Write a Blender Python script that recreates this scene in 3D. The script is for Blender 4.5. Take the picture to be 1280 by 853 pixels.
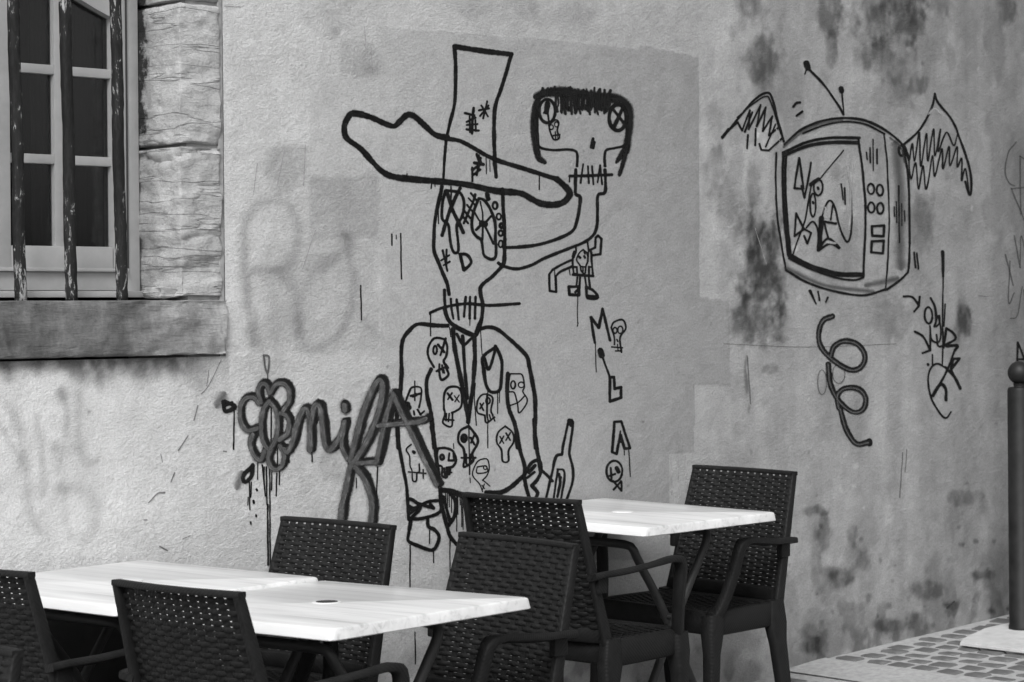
import bpy, bmesh, math, random
import numpy as np
from mathutils import Vector, Matrix, noise as mnoise

for o in list(bpy.data.objects): bpy.data.objects.remove(o, do_unlink=True)
S = bpy.context.scene
COL = S.collection
random.seed(7)
R = math.radians

# ------------------------------------------------------------------ camera, world, sun, exposure
# world frame: the house wall is the plane y = 0 (street side is -y), x runs along the wall, z up
FPX, Y0, PHI, DW, HC, ROLL = 2817.0, 392.9, 0.824, 5.181, 1.398, -0.009
CP, SP = math.cos(PHI), math.sin(PHI)
cam_d = bpy.data.cameras.new('camera'); cam = bpy.data.objects.new('camera', cam_d); COL.objects.link(cam)
fwd = Vector((CP, SP, 0)); right = Vector((SP, -CP, 0)); up = Vector((0, 0, 1))
cr, sr = math.cos(ROLL), math.sin(ROLL)
r2 = right * cr + up * sr; u2 = -right * sr + up * cr
m = Matrix((r2, u2, -fwd)).transposed().to_4x4(); m.translation = Vector((0, -DW, HC))
cam.matrix_world = m
cam_d.sensor_width = 36.0; cam_d.lens = 36.0 * FPX / 1280.0
cam_d.shift_y = (Y0 - 426.5) / 1280.0
cam_d.clip_start = 0.05; cam_d.clip_end = 500
cam_d.dof.use_dof = True; cam_d.dof.focus_distance = 6.1; cam_d.dof.aperture_fstop = 9.0
S.camera = cam
S.render.resolution_x, S.render.resolution_y = 1024, 682

SUN_EL, SUN_AZ = R(42), math.atan2(-0.80, -0.60)          # azimuth given as atan2(x, y)
W = bpy.data.worlds.new('World'); S.world = W; W.use_nodes = True
wn = W.node_tree.nodes; wl = W.node_tree.links
sky = wn.new('ShaderNodeTexSky'); sky.sky_type = 'NISHITA'; sky.sun_disc = False
sky.sun_elevation = SUN_EL; sky.sun_rotation = SUN_AZ; sky.dust_density = 4.0
bw = wn.new('ShaderNodeRGBToBW')                            # the photograph is black and white
wl.new(sky.outputs[0], bw.inputs[0]); wl.new(bw.outputs[0], wn['Background'].inputs['Color'])
wn['Background'].inputs['Strength'].default_value = 0.13
sd = bpy.data.lights.new('sun', 'SUN'); sun = bpy.data.objects.new('sun', sd); COL.objects.link(sun)
sd.energy = 1.5; sd.angle = R(22); sd.color = (1, 1, 1)
ldir = Vector((math.sin(SUN_AZ) * math.cos(SUN_EL), math.cos(SUN_AZ) * math.cos(SUN_EL), math.sin(SUN_EL)))
sun.rotation_euler = ldir.to_track_quat('Z', 'Y').to_euler()
sun.location = (-3, -6, 8)
S.view_settings.view_transform = 'Standard'; S.view_settings.look = 'None'
S.view_settings.exposure = 0.40; S.view_settings.gamma = 1.0

# ------------------------------------------------------------------ photo pixel <-> place
def ray(x, y):
    U = x - 640.0; V = y - Y0
    u = U * cr + V * sr; v = -U * sr + V * cr
    X, Z = u / FPX, -v / FPX
    return X * SP + CP, -X * CP + SP, Z
def on_wall(x, y, Y=0.0):
    rx, ry, rz = ray(x, y); t = (Y + DW) / ry
    return rx * t, HC + rz * t
def wall_px(x, z, Y=0.0):
    px, py, pz = x, Y + DW, z - HC
    X = px * SP - py * CP; d = px * CP + py * SP
    u = FPX * X / d; v = -FPX * pz / d
    return 640 + u * cr - v * sr, Y0 + u * sr + v * cr
GX = [-60, 3.75, 4.3, 5.4, 6.28, 7.44, 12, 60]; GZ = [0, 0, .054, .056, .143, .193, .39, .39]
def gz(x): return float(np.interp(x, GX, GZ))

# ------------------------------------------------------------------ noise
def h2(i, j, s):
    n = (i.astype(np.int64) * 374761393 + j.astype(np.int64) * 668265263 + s * 974634777) & 0xffffffff
    n = ((n ^ (n >> 13)) * 1274126177) & 0xffffffff
    n = n ^ (n >> 16)
    return (n & 0xffff) / 65535.0
def vn(x, y, s=0):
    x = np.asarray(x, float); y = np.asarray(y, float)
    i = np.floor(x); j = np.floor(y); fx = x - i; fy = y - j
    fx = fx * fx * (3 - 2 * fx); fy = fy * fy * (3 - 2 * fy)
    a = h2(i, j, s); b = h2(i + 1, j, s); c = h2(i, j + 1, s); d = h2(i + 1, j + 1, s)
    return (a * (1 - fx) + b * fx) * (1 - fy) + (c * (1 - fx) + d * fx) * fy
def fbm(x, y, s=0, o=4):
    t = 0; a = .5; w = 0
    for k in range(o):
        t = t + a * vn(x * 2 ** k + 13.7 * k, y * 2 ** k - 7.1 * k, s + k); w += a; a *= .5
    return t / w                                             # 0..1
def sstep(a, b, x):
    t = np.clip((x - a) / (b - a), 0, 1); return t * t * (3 - 2 * t)

# ------------------------------------------------------------------ materials
def mat(name):
    m = bpy.data.materials.new(name); m.use_nodes = True
    nt = m.node_tree; return m, nt.nodes, nt.links, nt.nodes['Principled BSDF']
def g(v): return (v, v, v, 1)
def add_pos(N): return N.new('ShaderNodeNewGeometry').outputs['Position']
def tex_noise(N, L, co, scale, detail=4, rough=.55, dist=0.0):
    n = N.new('ShaderNodeTexNoise'); n.inputs['Scale'].default_value = scale
    n.inputs['Detail'].default_value = detail; n.inputs['Roughness'].default_value = rough
    n.inputs['Distortion'].default_value = dist
    L.new(co, n.inputs['Vector']); return n.outputs['Fac']
def mapping(N, L, co, sc):
    mp = N.new('ShaderNodeMapping'); mp.inputs['Scale'].default_value = sc
    L.new(co, mp.inputs['Vector']); return mp.outputs[0]
def ramp(N, L, fac, stops):
    r = N.new('ShaderNodeValToRGB'); e = r.color_ramp.elements
    e[0].position, e[0].color = stops[0][0], g(stops[0][1]); e[1].position, e[1].color = stops[-1][0], g(stops[-1][1])
    for p, v in stops[1:-1]:
        q = e.new(p); q.color = g(v)
    L.new(fac, r.inputs[0]); return r.outputs[0]
def math_n(N, L, op, a, b=None, c=None):
    n = N.new('ShaderNodeMath'); n.operation = op
    for k, v in enumerate((a, b, c)):
        if v is None: continue
        if isinstance(v, (int, float)): n.inputs[k].default_value = v
        else: L.new(v, n.inputs[k])
    return n.outputs[0]
def mulc(N, L, a, b):
    n = N.new('ShaderNodeMix'); n.data_type = 'RGBA'; n.blend_type = 'MULTIPLY'; n.inputs[0].default_value = 1
    for k, v in ((6, a), (7, b)):
        if isinstance(v, float): n.inputs[k].default_value = g(v)
        else: L.new(v, n.inputs[k])
    return n.outputs[2]
def bump(N, L, B, h, strength, dist, prev=None):
    b = N.new('ShaderNodeBump'); b.inputs['Strength'].default_value = strength; b.inputs['Distance'].default_value = dist
    L.new(h, b.inputs['Height'])
    if prev is not None: L.new(prev, b.inputs['Normal'])
    L.new(b.outputs[0], B.inputs['Normal']); return b.outputs[0]
def plaster_bump(N, L, B, amt=1.0, rel=None):
    p = add_pos(N)
    ps = mapping(N, L, p, (0.85, 1, 1.15))
    n1 = tex_noise(N, L, ps, 78, 5, .66, .1)
    n2 = tex_noise(N, L, p, 260, 3, .7)
    if rel is not None: n1 = math_n(N, L, 'MULTIPLY', n1, rel)
    b1 = bump(N, L, B, n1, .48 * amt, .010)
    bump(N, L, B, n2, .70 * amt, .004, b1)

M = {}
m, N, L, B = mat('plaster')
at = N.new('ShaderNodeAttribute'); at.attribute_name = 'tone'
p = add_pos(N)
f1 = ramp(N, L, tex_noise(N, L, p, 160, 3, .7), [(.25, .80), (.75, 1.14)])
f2 = ramp(N, L, tex_noise(N, L, p, 14, 4, .65), [(.3, .92), (.7, 1.06)])
L.new(mulc(N, L, mulc(N, L, at.outputs['Color'], f1), f2), B.inputs['Base Color'])
B.inputs['Roughness'].default_value = .93; B.inputs['Specular IOR Level'].default_value = .2
plaster_bump(N, L, B, 1.0, at.outputs['Alpha']); M['plaster'] = m

def paint(name, val, soft, rough, cover=1.0, nscale=230, var=.25):
    m, N, L, B = mat(name)
    uv = N.new('ShaderNodeUVMap'); sx = N.new('ShaderNodeSeparateXYZ'); L.new(uv.outputs[0], sx.inputs[0])
    d = math_n(N, L, 'MULTIPLY', math_n(N, L, 'ABSOLUTE', math_n(N, L, 'SUBTRACT', sx.outputs[1], .5)), 2.0)
    p = add_pos(N)
    nz = math_n(N, L, 'MULTIPLY', math_n(N, L, 'SUBTRACT', tex_noise(N, L, p, nscale, 3, .65), .5), rough)
    dd = math_n(N, L, 'ADD', d, nz)
    mr = N.new('ShaderNodeMapRange'); mr.interpolation_type = 'SMOOTHSTEP'
    L.new(dd, mr.inputs[0]); mr.inputs[1].default_value = 1.0 - soft; mr.inputs[2].default_value = 1.0
    mr.inputs[3].default_value = cover; mr.inputs[4].default_value = 0.0
    stk = tex_noise(N, L, mapping(N, L, uv.outputs[0], (9, 7, 1)), 1.0, 4, .6)
    mixn = math_n(N, L, 'ADD', math_n(N, L, 'MULTIPLY', tex_noise(N, L, p, 35, 4, .65), .5), math_n(N, L, 'MULTIPLY', stk, .5))
    c = ramp(N, L, mixn, [(.36, val * (1 - var)), (.54, val), (.68, val * (1 + var * 3.0))])
    L.new(c, B.inputs['Base Color']); B.inputs['Roughness'].default_value = .75
    B.inputs['Specular IOR Level'].default_value = .10
    L.new(mr.outputs[0], B.inputs['Alpha'])
    plaster_bump(N, L, B, .8); M[name] = m
paint('ink', .010, .34, .45, 1.0, 230, .6)
paint('ink_dry', .014, .6, .8, .95)
paint('ink_core', .09, .9, .4, .9)
paint('spray_black', .014, .42, .45, .97)
paint('spray_grey', .115, .62, .5, .95, 230, .45)
paint('spray_halo', .05, 1.0, .5, .55)
paint('faint', .07, .7, .5, .62)
paint('chalk', .50, .8, .8, .55)

m, N, L, B = mat('stone')
p = add_pos(N)
st = tex_noise(N, L, mapping(N, L, p, (.6, .6, 2.2)), 9, 6, .65, .5)
fn = tex_noise(N, L, p, 120, 4, .7)
oi = N.new('ShaderNodeObjectInfo')
c = mulc(N, L, ramp(N, L, st, [(.25, .28), (.5, .43), (.75, .52)]), ramp(N, L, fn, [(.25, .75), (.6, 1.05)]))
bed = tex_noise(N, L, mapping(N, L, p, (.35, .35, 3.2)), 6.0, 3, .5, .1)
bd = math_n(N, L, 'ABSOLUTE', math_n(N, L, 'SUBTRACT', bed, .5))
crk = ramp(N, L, bd, [(.0, .66), (.008, .82), (.020, 1.0)])
c = mulc(N, L, c, crk)
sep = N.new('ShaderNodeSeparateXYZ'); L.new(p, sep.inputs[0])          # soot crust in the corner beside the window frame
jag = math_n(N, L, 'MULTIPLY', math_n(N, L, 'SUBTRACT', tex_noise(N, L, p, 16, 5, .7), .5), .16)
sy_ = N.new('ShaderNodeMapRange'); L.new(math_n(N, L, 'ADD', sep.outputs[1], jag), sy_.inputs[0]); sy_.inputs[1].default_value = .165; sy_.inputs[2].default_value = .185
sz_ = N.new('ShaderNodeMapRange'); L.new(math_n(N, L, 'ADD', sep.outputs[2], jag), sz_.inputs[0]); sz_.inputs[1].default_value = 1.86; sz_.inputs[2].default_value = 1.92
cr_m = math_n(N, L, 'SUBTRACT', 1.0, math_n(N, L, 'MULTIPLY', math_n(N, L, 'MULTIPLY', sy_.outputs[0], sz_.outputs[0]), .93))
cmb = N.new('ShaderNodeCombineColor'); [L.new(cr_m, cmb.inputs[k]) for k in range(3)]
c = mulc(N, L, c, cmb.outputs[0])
L.new(c, B.inputs['Base Color']); B.inputs['Roughness'].default_value = .95
b1 = bump(N, L, B, tex_noise(N, L, mapping(N, L, p, (.7, .7, 1.6)), 45, 5, .65, .4), .6, .010)
b2 = bump(N, L, B, crk, .8, .008, b1)
bump(N, L, B, fn, .5, .005, b2); M['stone'] = m
m, N, L, B = mat('dirty_stone')
p = add_pos(N)
st = tex_noise(N, L, mapping(N, L, p, (1, 1, .55)), 7, 6, .7, .4)
xs = N.new('ShaderNodeSeparateXYZ'); L.new(p, xs.inputs[0])
wx = N.new('ShaderNodeMapRange'); L.new(xs.outputs[0], wx.inputs[0]); wx.inputs[1].default_value = 3.35; wx.inputs[2].default_value = 3.68
wx.inputs[3].default_value = .72; wx.inputs[4].default_value = 1.9
c = mulc(N, L, mulc(N, L, ramp(N, L, st, [(.3, .08), (.5, .17), (.72, .30)]), wx.outputs[0]), ramp(N, L, tex_noise(N, L, p, 110, 4, .7), [(.25, .75), (.65, 1.1)]))
L.new(c, B.inputs['Base Color']); B.inputs['Roughness'].default_value = .95
b1 = bump(N, L, B, tex_noise(N, L, mapping(N, L, p, (.4, .5, 2.0)), 35, 5, .65, .8), .6, .008); M['dirty_stone'] = m

def simple(name, v, rough, spec=.5, nscale=0, namt=.15, bs=0, bd=.002):
    m, N, L, B = mat(name)
    B.inputs['Base Color'].default_value = g(v); B.inputs['Roughness'].default_value = rough
    B.inputs['Specular IOR Level'].default_value = spec
    if nscale:
        co = N.new('ShaderNodeTexCoord').outputs['Object']
        f = tex_noise(N, L, co, nscale, 5, .65)
        L.new(ramp(N, L, f, [(.3, v * (1 - namt)), (.7, v * (1 + namt))]), B.inputs['Base Color'])
        if bs: bump(N, L, B, f, bs, bd)
    M[name] = m; return m
simple('white_frame', .44, .45, .4, 12, .10)
simple('gasket', .05, .7)
simple('room', .05, .9, nscale=3, namt=.3)
simple('curtain', .05, .9, nscale=6, namt=.2)
simple('mortar', .36, .95, .2, 40, .2, .5, .006)
simple('sett', .115, .75, .4, 16, .35, .5, .006)
simple('slab', .50, .9, .2, 18, .14, .3, .004)
simple('bollard_paint', .014, .5, .3, 11, .55, .1)
simple('panel_metal', .018, .6, .3, 10, .4, .1)
simple('tube_metal', .034, .45, .35, 14, .2, .05)
simple('cap_white', .75, .35)
simple('cap_dark', .02, .6)
simple('crack_dark', .05, .95, .1)

m, N, L, B = mat('chair_plastic')
co = N.new('ShaderNodeTexCoord').outputs['Object']
f = tex_noise(N, L, co, 30, 4, .6)
L.new(ramp(N, L, f, [(.3, .010), (.7, .016)]), B.inputs['Base Color'])
L.new(ramp(N, L, f, [(.3, .48), (.7, .60)]), B.inputs['Roughness']); B.inputs['Specular IOR Level'].default_value = .17
wv = N.new('ShaderNodeTexWave'); wv.wave_type = 'BANDS'; wv.bands_direction = 'DIAGONAL'; wv.inputs['Scale'].default_value = 55
wv.inputs['Distortion'].default_value = .6; L.new(co, wv.inputs['Vector'])
bump(N, L, B, wv.outputs[1], .22, .002); M['chair_plastic'] = m

m, N, L, B = mat('table_laminate')
co = N.new('ShaderNodeTexCoord').outputs['Object']
s1 = tex_noise(N, L, mapping(N, L, co, (34, 1.3, 34)), 1.0, 6, .62, .5)
s2 = tex_noise(N, L, mapping(N, L, co, (7, .7, 7)), 1.0, 3, .6, .6)
c = mulc(N, L, ramp(N, L, s1, [(.30, .52), (.46, .76), (.7, .86)]), ramp(N, L, s2, [(.3, .74), (.62, 1.0)]))
L.new(c, B.inputs['Base Color']); B.inputs['Roughness'].default_value = .28; B.inputs['Specular IOR Level'].default_value = .5
M['table_laminate'] = m

m, N, L, B = mat('old_iron')
p = add_pos(N)
f = tex_noise(N, L, mapping(N, L, p, (1, 1, .3)), 75, 5, .75, .6)
f2 = tex_noise(N, L, mapping(N, L, p, (1, 1, .5)), 7, 3, .6)
fl = math_n(N, L, 'ADD', math_n(N, L, 'MULTIPLY', f, .62), math_n(N, L, 'MULTIPLY', f2, .38))
L.new(ramp(N, L, fl, [(.40, .012), (.55, .025), (.58, .34), (.78, .48)]), B.inputs['Base Color'])
B.inputs['Roughness'].default_value = .75; B.inputs['Specular IOR Level'].default_value = .2; bump(N, L, B, fl, .8, .004); M['old_iron'] = m

m, N, L, B = mat('glass')
out = N['Material Output']; N.remove(B)
tr = N.new('ShaderNodeBsdfTransparent'); tr.inputs[0].default_value = g(.75)
gl = N.new('ShaderNodeBsdfGlossy'); gl.inputs['Roughness'].default_value = .03; gl.inputs[0].default_value = g(.9)
fr = N.new('ShaderNodeFresnel'); fr.inputs[0].default_value = 1.45
mx = N.new('ShaderNodeMixShader'); L.new(fr.outputs[0], mx.inputs[0]); L.new(tr.outputs[0], mx.inputs[1]); L.new(gl.outputs[0], mx.inputs[2])
L.new(mx.outputs[0], out.inputs[0]); M['glass'] = m

m, N, L, B = mat('paving')
p = add_pos(N)
br = N.new('ShaderNodeTexBrick'); L.new(p, br.inputs['Vector']); br.inputs['Scale'].default_value = 1.0
br.inputs['Brick Width'].default_value = .14; br.inputs['Row Height'].default_value = .135; br.inputs['Mortar Size'].default_value = .011
br.inputs['Color1'].default_value = g(.10); br.inputs['Color2'].default_value = g(.14); br.inputs['Mortar'].default_value = g(.38)
L.new(mulc(N, L, br.outputs['Color'], ramp(N, L, tex_noise(N, L, p, 30, 5, .7), [(.25, .7), (.75, 1.2)])), B.inputs['Base Color'])
B.inputs['Roughness'].default_value = .85; bump(N, L, B, br.outputs['Fac'], -.5, .01); M['paving'] = m

# ------------------------------------------------------------------ object helpers
def link(o, parent=None):
    COL.objects.link(o)
    if parent is not None: o.parent = parent
    return o
def tag(o, label=None, cat=None, group=None, kind=None):
    if label: o['label'] = label
    if cat: o['category'] = cat
    if group: o['group'] = group
    if kind: o['kind'] = kind
    return o
def empty(name, loc, parent=None):
    o = bpy.data.objects.new(name, None); o.location = loc; o.empty_display_size = .1; return link(o, parent)
def mesh_obj(name, verts, faces, material, parent=None, smooth=False):
    me = bpy.data.meshes.new(name); me.from_pydata([tuple(v) for v in verts], [], faces); me.update()
    if smooth:
        me.polygons.foreach_set('use_smooth', [True] * len(me.polygons))
    me.materials.append(M[material]); return link(bpy.data.objects.new(name, me), parent)

class MB:
    def __init__(s): s.v = []; s.f = []
    def box(s, c, d, bev=0.0):
        cx, cy, cz = c; a, b, e = d[0] / 2, d[1] / 2, d[2] / 2
        if bev <= 0:
            n = len(s.v)
            s.v += [(cx + i * a, cy + j * b, cz + k * e) for i in (-1, 1) for j in (-1, 1) for k in (-1, 1)]
            s.f += [tuple(n + q for q in t) for t in ((0, 1, 3, 2), (4, 6, 7, 5), (0, 4, 5, 1), (2, 3, 7, 6), (0, 2, 6, 4), (1, 5, 7, 3))]
        else:
            bm = bmesh.new(); bmesh.ops.create_cube(bm, size=1)
            for v in bm.verts: v.co = Vector((cx + v.co.x * d[0], cy + v.co.y * d[1], cz + v.co.z * d[2]))
            bmesh.ops.bevel(bm, geom=bm.edges[:], offset=bev, segments=2, affect='EDGES', profile=.6)
            s.bm(bm)
        return s
    def bm(s, bm):
        n = len(s.v); bm.verts.index_update()
        s.v += [tuple(v.co) for v in bm.verts]; s.f += [tuple(n + v.index for v in f.verts) for f in bm.faces]; bm.free()
    def sweep(s, pts, sizes, ref, k=.35):
        """rounded rectangle swept along pts; sizes = (across, along ref) full sizes per point"""
        pts = [Vector(p) for p in pts]; ref = Vector(ref); n0 = len(s.v); n = len(pts)
        for i, p in enumerate(pts):
            t = (pts[min(i + 1, n - 1)] - pts[max(i - 1, 0)]).normalized()
            a = t.cross(ref)
            a = a.normalized() if a.length > 1e-5 else Vector((0, 1, 0))
            b = a.cross(t).normalized()
            w, h = sizes[i] if isinstance(sizes[0], (tuple, list)) else sizes
            w /= 2; h /= 2; c = min(w, h) * k
            for (x, y) in ((w, h - c), (w - c, h), (-w + c, h), (-w, h - c), (-w, -h + c), (-w + c, -h), (w - c, -h), (w, -h + c)):
                s.v.append(tuple(p + a * x + b * y))
        for i in range(n - 1):
            for q in range(8):
                s.f.append((n0 + i * 8 + q, n0 + i * 8 + (q + 1) % 8, n0 + (i + 1) * 8 + (q + 1) % 8, n0 + (i + 1) * 8 + q))
        s.f.append(tuple(n0 + q for q in reversed(range(8)))); s.f.append(tuple(n0 + (n - 1) * 8 + q for q in range(8)))
        return s
    def tube(s, pts, r, seg=12):
        pts = [Vector(p) for p in pts]; n0 = len(s.v); n = len(pts); a = None
        for i, p in enumerate(pts):
            t = (pts[min(i + 1, n - 1)] - pts[max(i - 1, 0)]).normalized()
            if a is None: a = t.orthogonal().normalized()
            a = (a - t * a.dot(t)).normalized(); b = t.cross(a)
            for q in range(seg):
                w = 2 * math.pi * q / seg; s.v.append(tuple(p + (a * math.cos(w) + b * math.sin(w)) * r))
        for i in range(n - 1):
            for q in range(seg):
                s.f.append((n0 + i * seg + q, n0 + i * seg + (q + 1) % seg, n0 + (i + 1) * seg + (q + 1) % seg, n0 + (i + 1) * seg + q))
        s.f.append(tuple(n0 + q for q in reversed(range(seg)))); s.f.append(tuple(n0 + (n - 1) * seg + q for q in range(seg)))
        return s
    def lathe(s, prof, c=(0, 0, 0), seg=32):
        n0 = len(s.v); n = len(prof)
        for (r, z) in prof:
            for q in range(seg):
                w = 2 * math.pi * q / seg; s.v.append((c[0] + r * math.cos(w), c[1] + r * math.sin(w), c[2] + z))
        for i in range(n - 1):
            for q in range(seg):
                s.f.append((n0 + i * seg + q, n0 + i * seg + (q + 1) % seg, n0 + (i + 1) * seg + (q + 1) % seg, n0 + (i + 1) * seg + q))
        s.f.append(tuple(n0 + q for q in reversed(range(seg)))); s.f.append(tuple(n0 + (n - 1) * seg + q for q in range(seg)))
        return s
    def build(s, name, material, parent=None, smooth=False, auto=None):
        o = mesh_obj(name, s.v, s.f, material, parent, smooth or auto is not None)
        if auto is not None:
            o.data.set_sharp_from_angle(angle=R(auto))
        return o
def spline(pts, step, closed=False):
    """Catmull-Rom through 2-D or 3-D points, resampled at about `step`"""
    P = [np.array(p, float) for p in pts]
    if len(P) == 2: 
        n = max(2, int(np.linalg.norm(P[1] - P[0]) / step) + 1)
        return [P[0] + (P[1] - P[0]) * t for t in np.linspace(0, 1, n)]
    if closed: ext = [P[-1]] + P + [P[0], P[1]]
    else: ext = [2 * P[0] - P[1]] + P + [2 * P[-1] - P[-2]]
    out = []
    for i in range(1, len(ext) - 2):
        a, b, c, d = ext[i - 1:i + 3]
        n = max(2, int(np.linalg.norm(c - b) / step) + 1)
        for t in np.linspace(0, 1, n, endpoint=False):
            out.append(.5 * ((2 * b) + (c - a) * t + (2 * a - 5 * b + 4 * c - d) * t * t + (3 * b - a - 3 * c + d) * t ** 3))
    out.append(ext[-2]); return out

# ================================================================== GROUND
gxs = [-60, -20, -5, 0, 2] + list(np.arange(3, 9.01, .05)) + [12, 30, 60]; gys = [-60, -20, -8, -4, -2, -1, -.5, 0, .35, 20]
gv = [(x, y, gz(x)) for x in gxs for y in gys]
ny = len(gys)
gf = [(i * ny + j, (i + 1) * ny + j, (i + 1) * ny + j + 1, i * ny + j + 1) for i in range(len(gxs) - 1) for j in range(ny - 1)]
ground = tag(mesh_obj('ground', gv, gf, 'paving'), kind='structure')
# mortar bed with individual setts where the pavement shows, and the concrete strip crossing it
def strip(name, x0, x1, y0, y1, dz, material, n=40, wob=0.0):
    xs = np.linspace(x0, x1, n); ys = np.linspace(y0, y1, 14)
    v = [(x, y, gz(x) + dz + wob * (mnoise.noise((x * 5, y * 5, 3.3)))) for x in xs for y in ys]
    fc = [(i * 14 + j, (i + 1) * 14 + j, (i + 1) * 14 + j + 1, i * 14 + j + 1) for i in range(n - 1) for j in range(13)]
    return tag(mesh_obj(name, v, fc, material, smooth=True), kind='structure')
pave = strip('pavement', 5.45, 8.6, -1.5, .012, .006, 'mortar', 60, .0012)
strip('concrete_strip', 6.08, 6.31, -1.5, .010, .012, 'mortar', 12, .004)
def sett_mesh(k):
    rnd = random.Random(k); bm = bmesh.new(); bmesh.ops.create_cube(bm, size=1)
    for v in bm.verts:
        v.co.x *= .068 * (1 + rnd.uniform(-.10, .10)); v.co.y *= .086 * (1 + rnd.uniform(-.14, .14)); v.co.z *= .05
    bmesh.ops.bevel(bm, geom=bm.edges[:], offset=.010, segments=2, affect='EDGES', profile=.5)
    for v in bm.verts: v.co.z += .0025 * mnoise.noise((v.co.x * 30 + k, v.co.y * 30, 0)); v.co.x += .004 * mnoise.noise((v.co.y * 40, k * 3.3, 1)); v.co.y += .004 * mnoise.noise((v.co.x * 40, k * 5.1, 2))
    me = bpy.data.meshes.new('sett'); bm.to_mesh(me); bm.free(); me.polygons.foreach_set('use_smooth', [True] * len(me.polygons)); me.materials.append(M['sett']); return me
SM = [sett_mesh(k) for k in range(9)]
rnd = random.Random(4); x = 5.52; row = 0
while x < 8.1:
    if 6.03 < x < 6.355: x += .01; continue
    y = -.065 - rnd.uniform(0, .06)
    while y > -.95:
        o = bpy.data.objects.new('sett', SM[rnd.randrange(9)]); xx = x + rnd.uniform(-.008, .008); 
        o.location = (xx, y, gz(xx) - .0135 + rnd.uniform(-.002, .002)); o.rotation_euler = (rnd.uniform(-.012, .012), rnd.uniform(-.012, .012) - .045, rnd.uniform(-.07, .07) + rnd.choice((0, math.pi)))
        sc = rnd.uniform(.86, 1.12); o.scale = (rnd.uniform(.92, 1.05), sc, 1)
        link(o, pave); y -= .090 * sc + rnd.uniform(.016, .024)
    x += .094; row += 1

# ================================================================== THE HOUSE WALL
house = empty('house_wall', (4.6, 0, 0))
tag(house, 'rough plastered house wall with stone framed barred window, covered in graffiti', 'wall')
HI = Matrix.Translation((-4.6, 0, 0))
def adopt(o):
    o.parent = house; o.matrix_parent_inverse = HI.copy(); return o

WX0, WX1, WZ0, WZ1 = 1.90, 3.700, 1.287, 2.92           # stone framed window zone
xs = np.unique(np.round(np.concatenate([np.linspace(-8, 1.8, 30), np.arange(1.9, 2.7, .03), np.arange(2.7, 8.1, .0065), np.linspace(8.15, 16, 40), [WX0, WX1]]), 5))
zs = np.unique(np.round(np.concatenate([[-.4, -.2], np.arange(-.1, 2.75, .0065), np.linspace(2.8, 5.0, 12), [WZ0, WZ1]]), 5))
def snap(a, v): a[np.argmin(abs(a - v))] = v; return np.sort(a)
for v in (WX0, WX1): xs = snap(xs, v)
for v in (WZ0, WZ1): zs = snap(zs, v)
xs = np.unique(xs); zs = np.unique(zs)
XX, ZZ = np.meshgrid(xs, zs, indexing='ij'); PX, PY = wall_px(XX, ZZ)

def height(x, z):
    x = np.asarray(x, float); z = np.asarray(z, float)
    h = .012 * (fbm(x * 1.3, z * 1.3, 11, 2) - .5) + .0045 * (fbm(x * 7, z * 7, 12, 2) - .5) + .0028 * (fbm(x * 26, z * 30, 13, 2) - .5)
    low = sstep(.9, .1, z - np.interp(x, GX, GZ))
    return h + low * .010 * (fbm(x * 9, z * 9, 15, 3) - .45)   # metres towards the street
def inpoly(px, py, poly):
    c = np.zeros(px.shape, bool); n = len(poly)
    for i in range(n):
        x1, y1 = poly[i]; x2, y2 = poly[(i + 1) % n]
        if y1 == y2: continue
        c ^= ((y1 > py) != (y2 > py)) & (px < (x2 - x1) * (py - y1) / (y2 - y1) + x1)
    return c
# tone of the plaster (real paint coats, stains, dirt and ghosts of scrubbed tags, plus painted light falloff)
n_big = fbm(XX * 2.2, ZZ * 2.2, 21, 4); n_mid = fbm(XX * 8, ZZ * 8, 22, 4); n_fine = fbm(XX * 40, ZZ * 40, 23, 3)
n_gr = np.clip(.80 + 1.5 * (fbm(XX * 30, ZZ * 20, 41, 4) - .42), .35, 1.15); n_str = fbm(XX * 11, ZZ * 1.1, 24, 4)
jx = PX + 5 * (n_mid - .5) + 4 * (n_fine - .5); jy = PY + 5 * (fbm(XX * 8 + 50, ZZ * 8, 25, 4) - .5) + 4 * (fbm(XX * 40 + 50, ZZ * 40, 26, 3) - .5)
K_ = np.interp(PX, [0, 120, 280, 470, 640, 870, 1000, 1150, 1280], [.67, .65, .58, .50, .45, .41, .325, .28, .215])  # base tone darkens rightwards: light falloff painted in along with the dirtier plaster
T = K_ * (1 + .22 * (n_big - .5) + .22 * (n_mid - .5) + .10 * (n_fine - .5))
rz_ = sstep(872, 905, PX + 20 * (n_mid - .5))
T *= 1 + rz_ * (.42 * (n_str - .5) + .42 * (fbm(XX * 5, ZZ * 4, 42, 5) - .5) + .22 * (fbm(XX * 26, ZZ * 20, 43, 4) - .5))
T *= 1 - .20 * rz_ * sstep(.56, .66, fbm(XX * 6.5, ZZ * 4.5, 44, 5)) * sstep(560, 250, PY)
def blot(cx, cy, rx, ry, s, edge=.50, nz=.8):
    global T
    if s > .2: s = min(.68, s * 1.62)
    d = np.sqrt(((jx - cx) / rx) ** 2 + ((jy - cy) / ry) ** 2) + nz * 1.5 * (n_mid - .5) + .6 * (n_fine - .5)
    T = T * (1 - s * sstep(1 + edge * .5, 1 - edge, d) * (1 if s < 0 else n_gr))
def rect(x0, y0, x1, y1, s, e=4):
    global T
    k = sstep(x0 - e, x0 + e, jx) * sstep(x1 + e, x1 - e, jx) * sstep(y0 - e, y0 + e, jy) * sstep(y1 + e, y1 - e, jy)
    T = T * (1 - s * k * (.55 + .9 * (n_mid - .25)))
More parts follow.
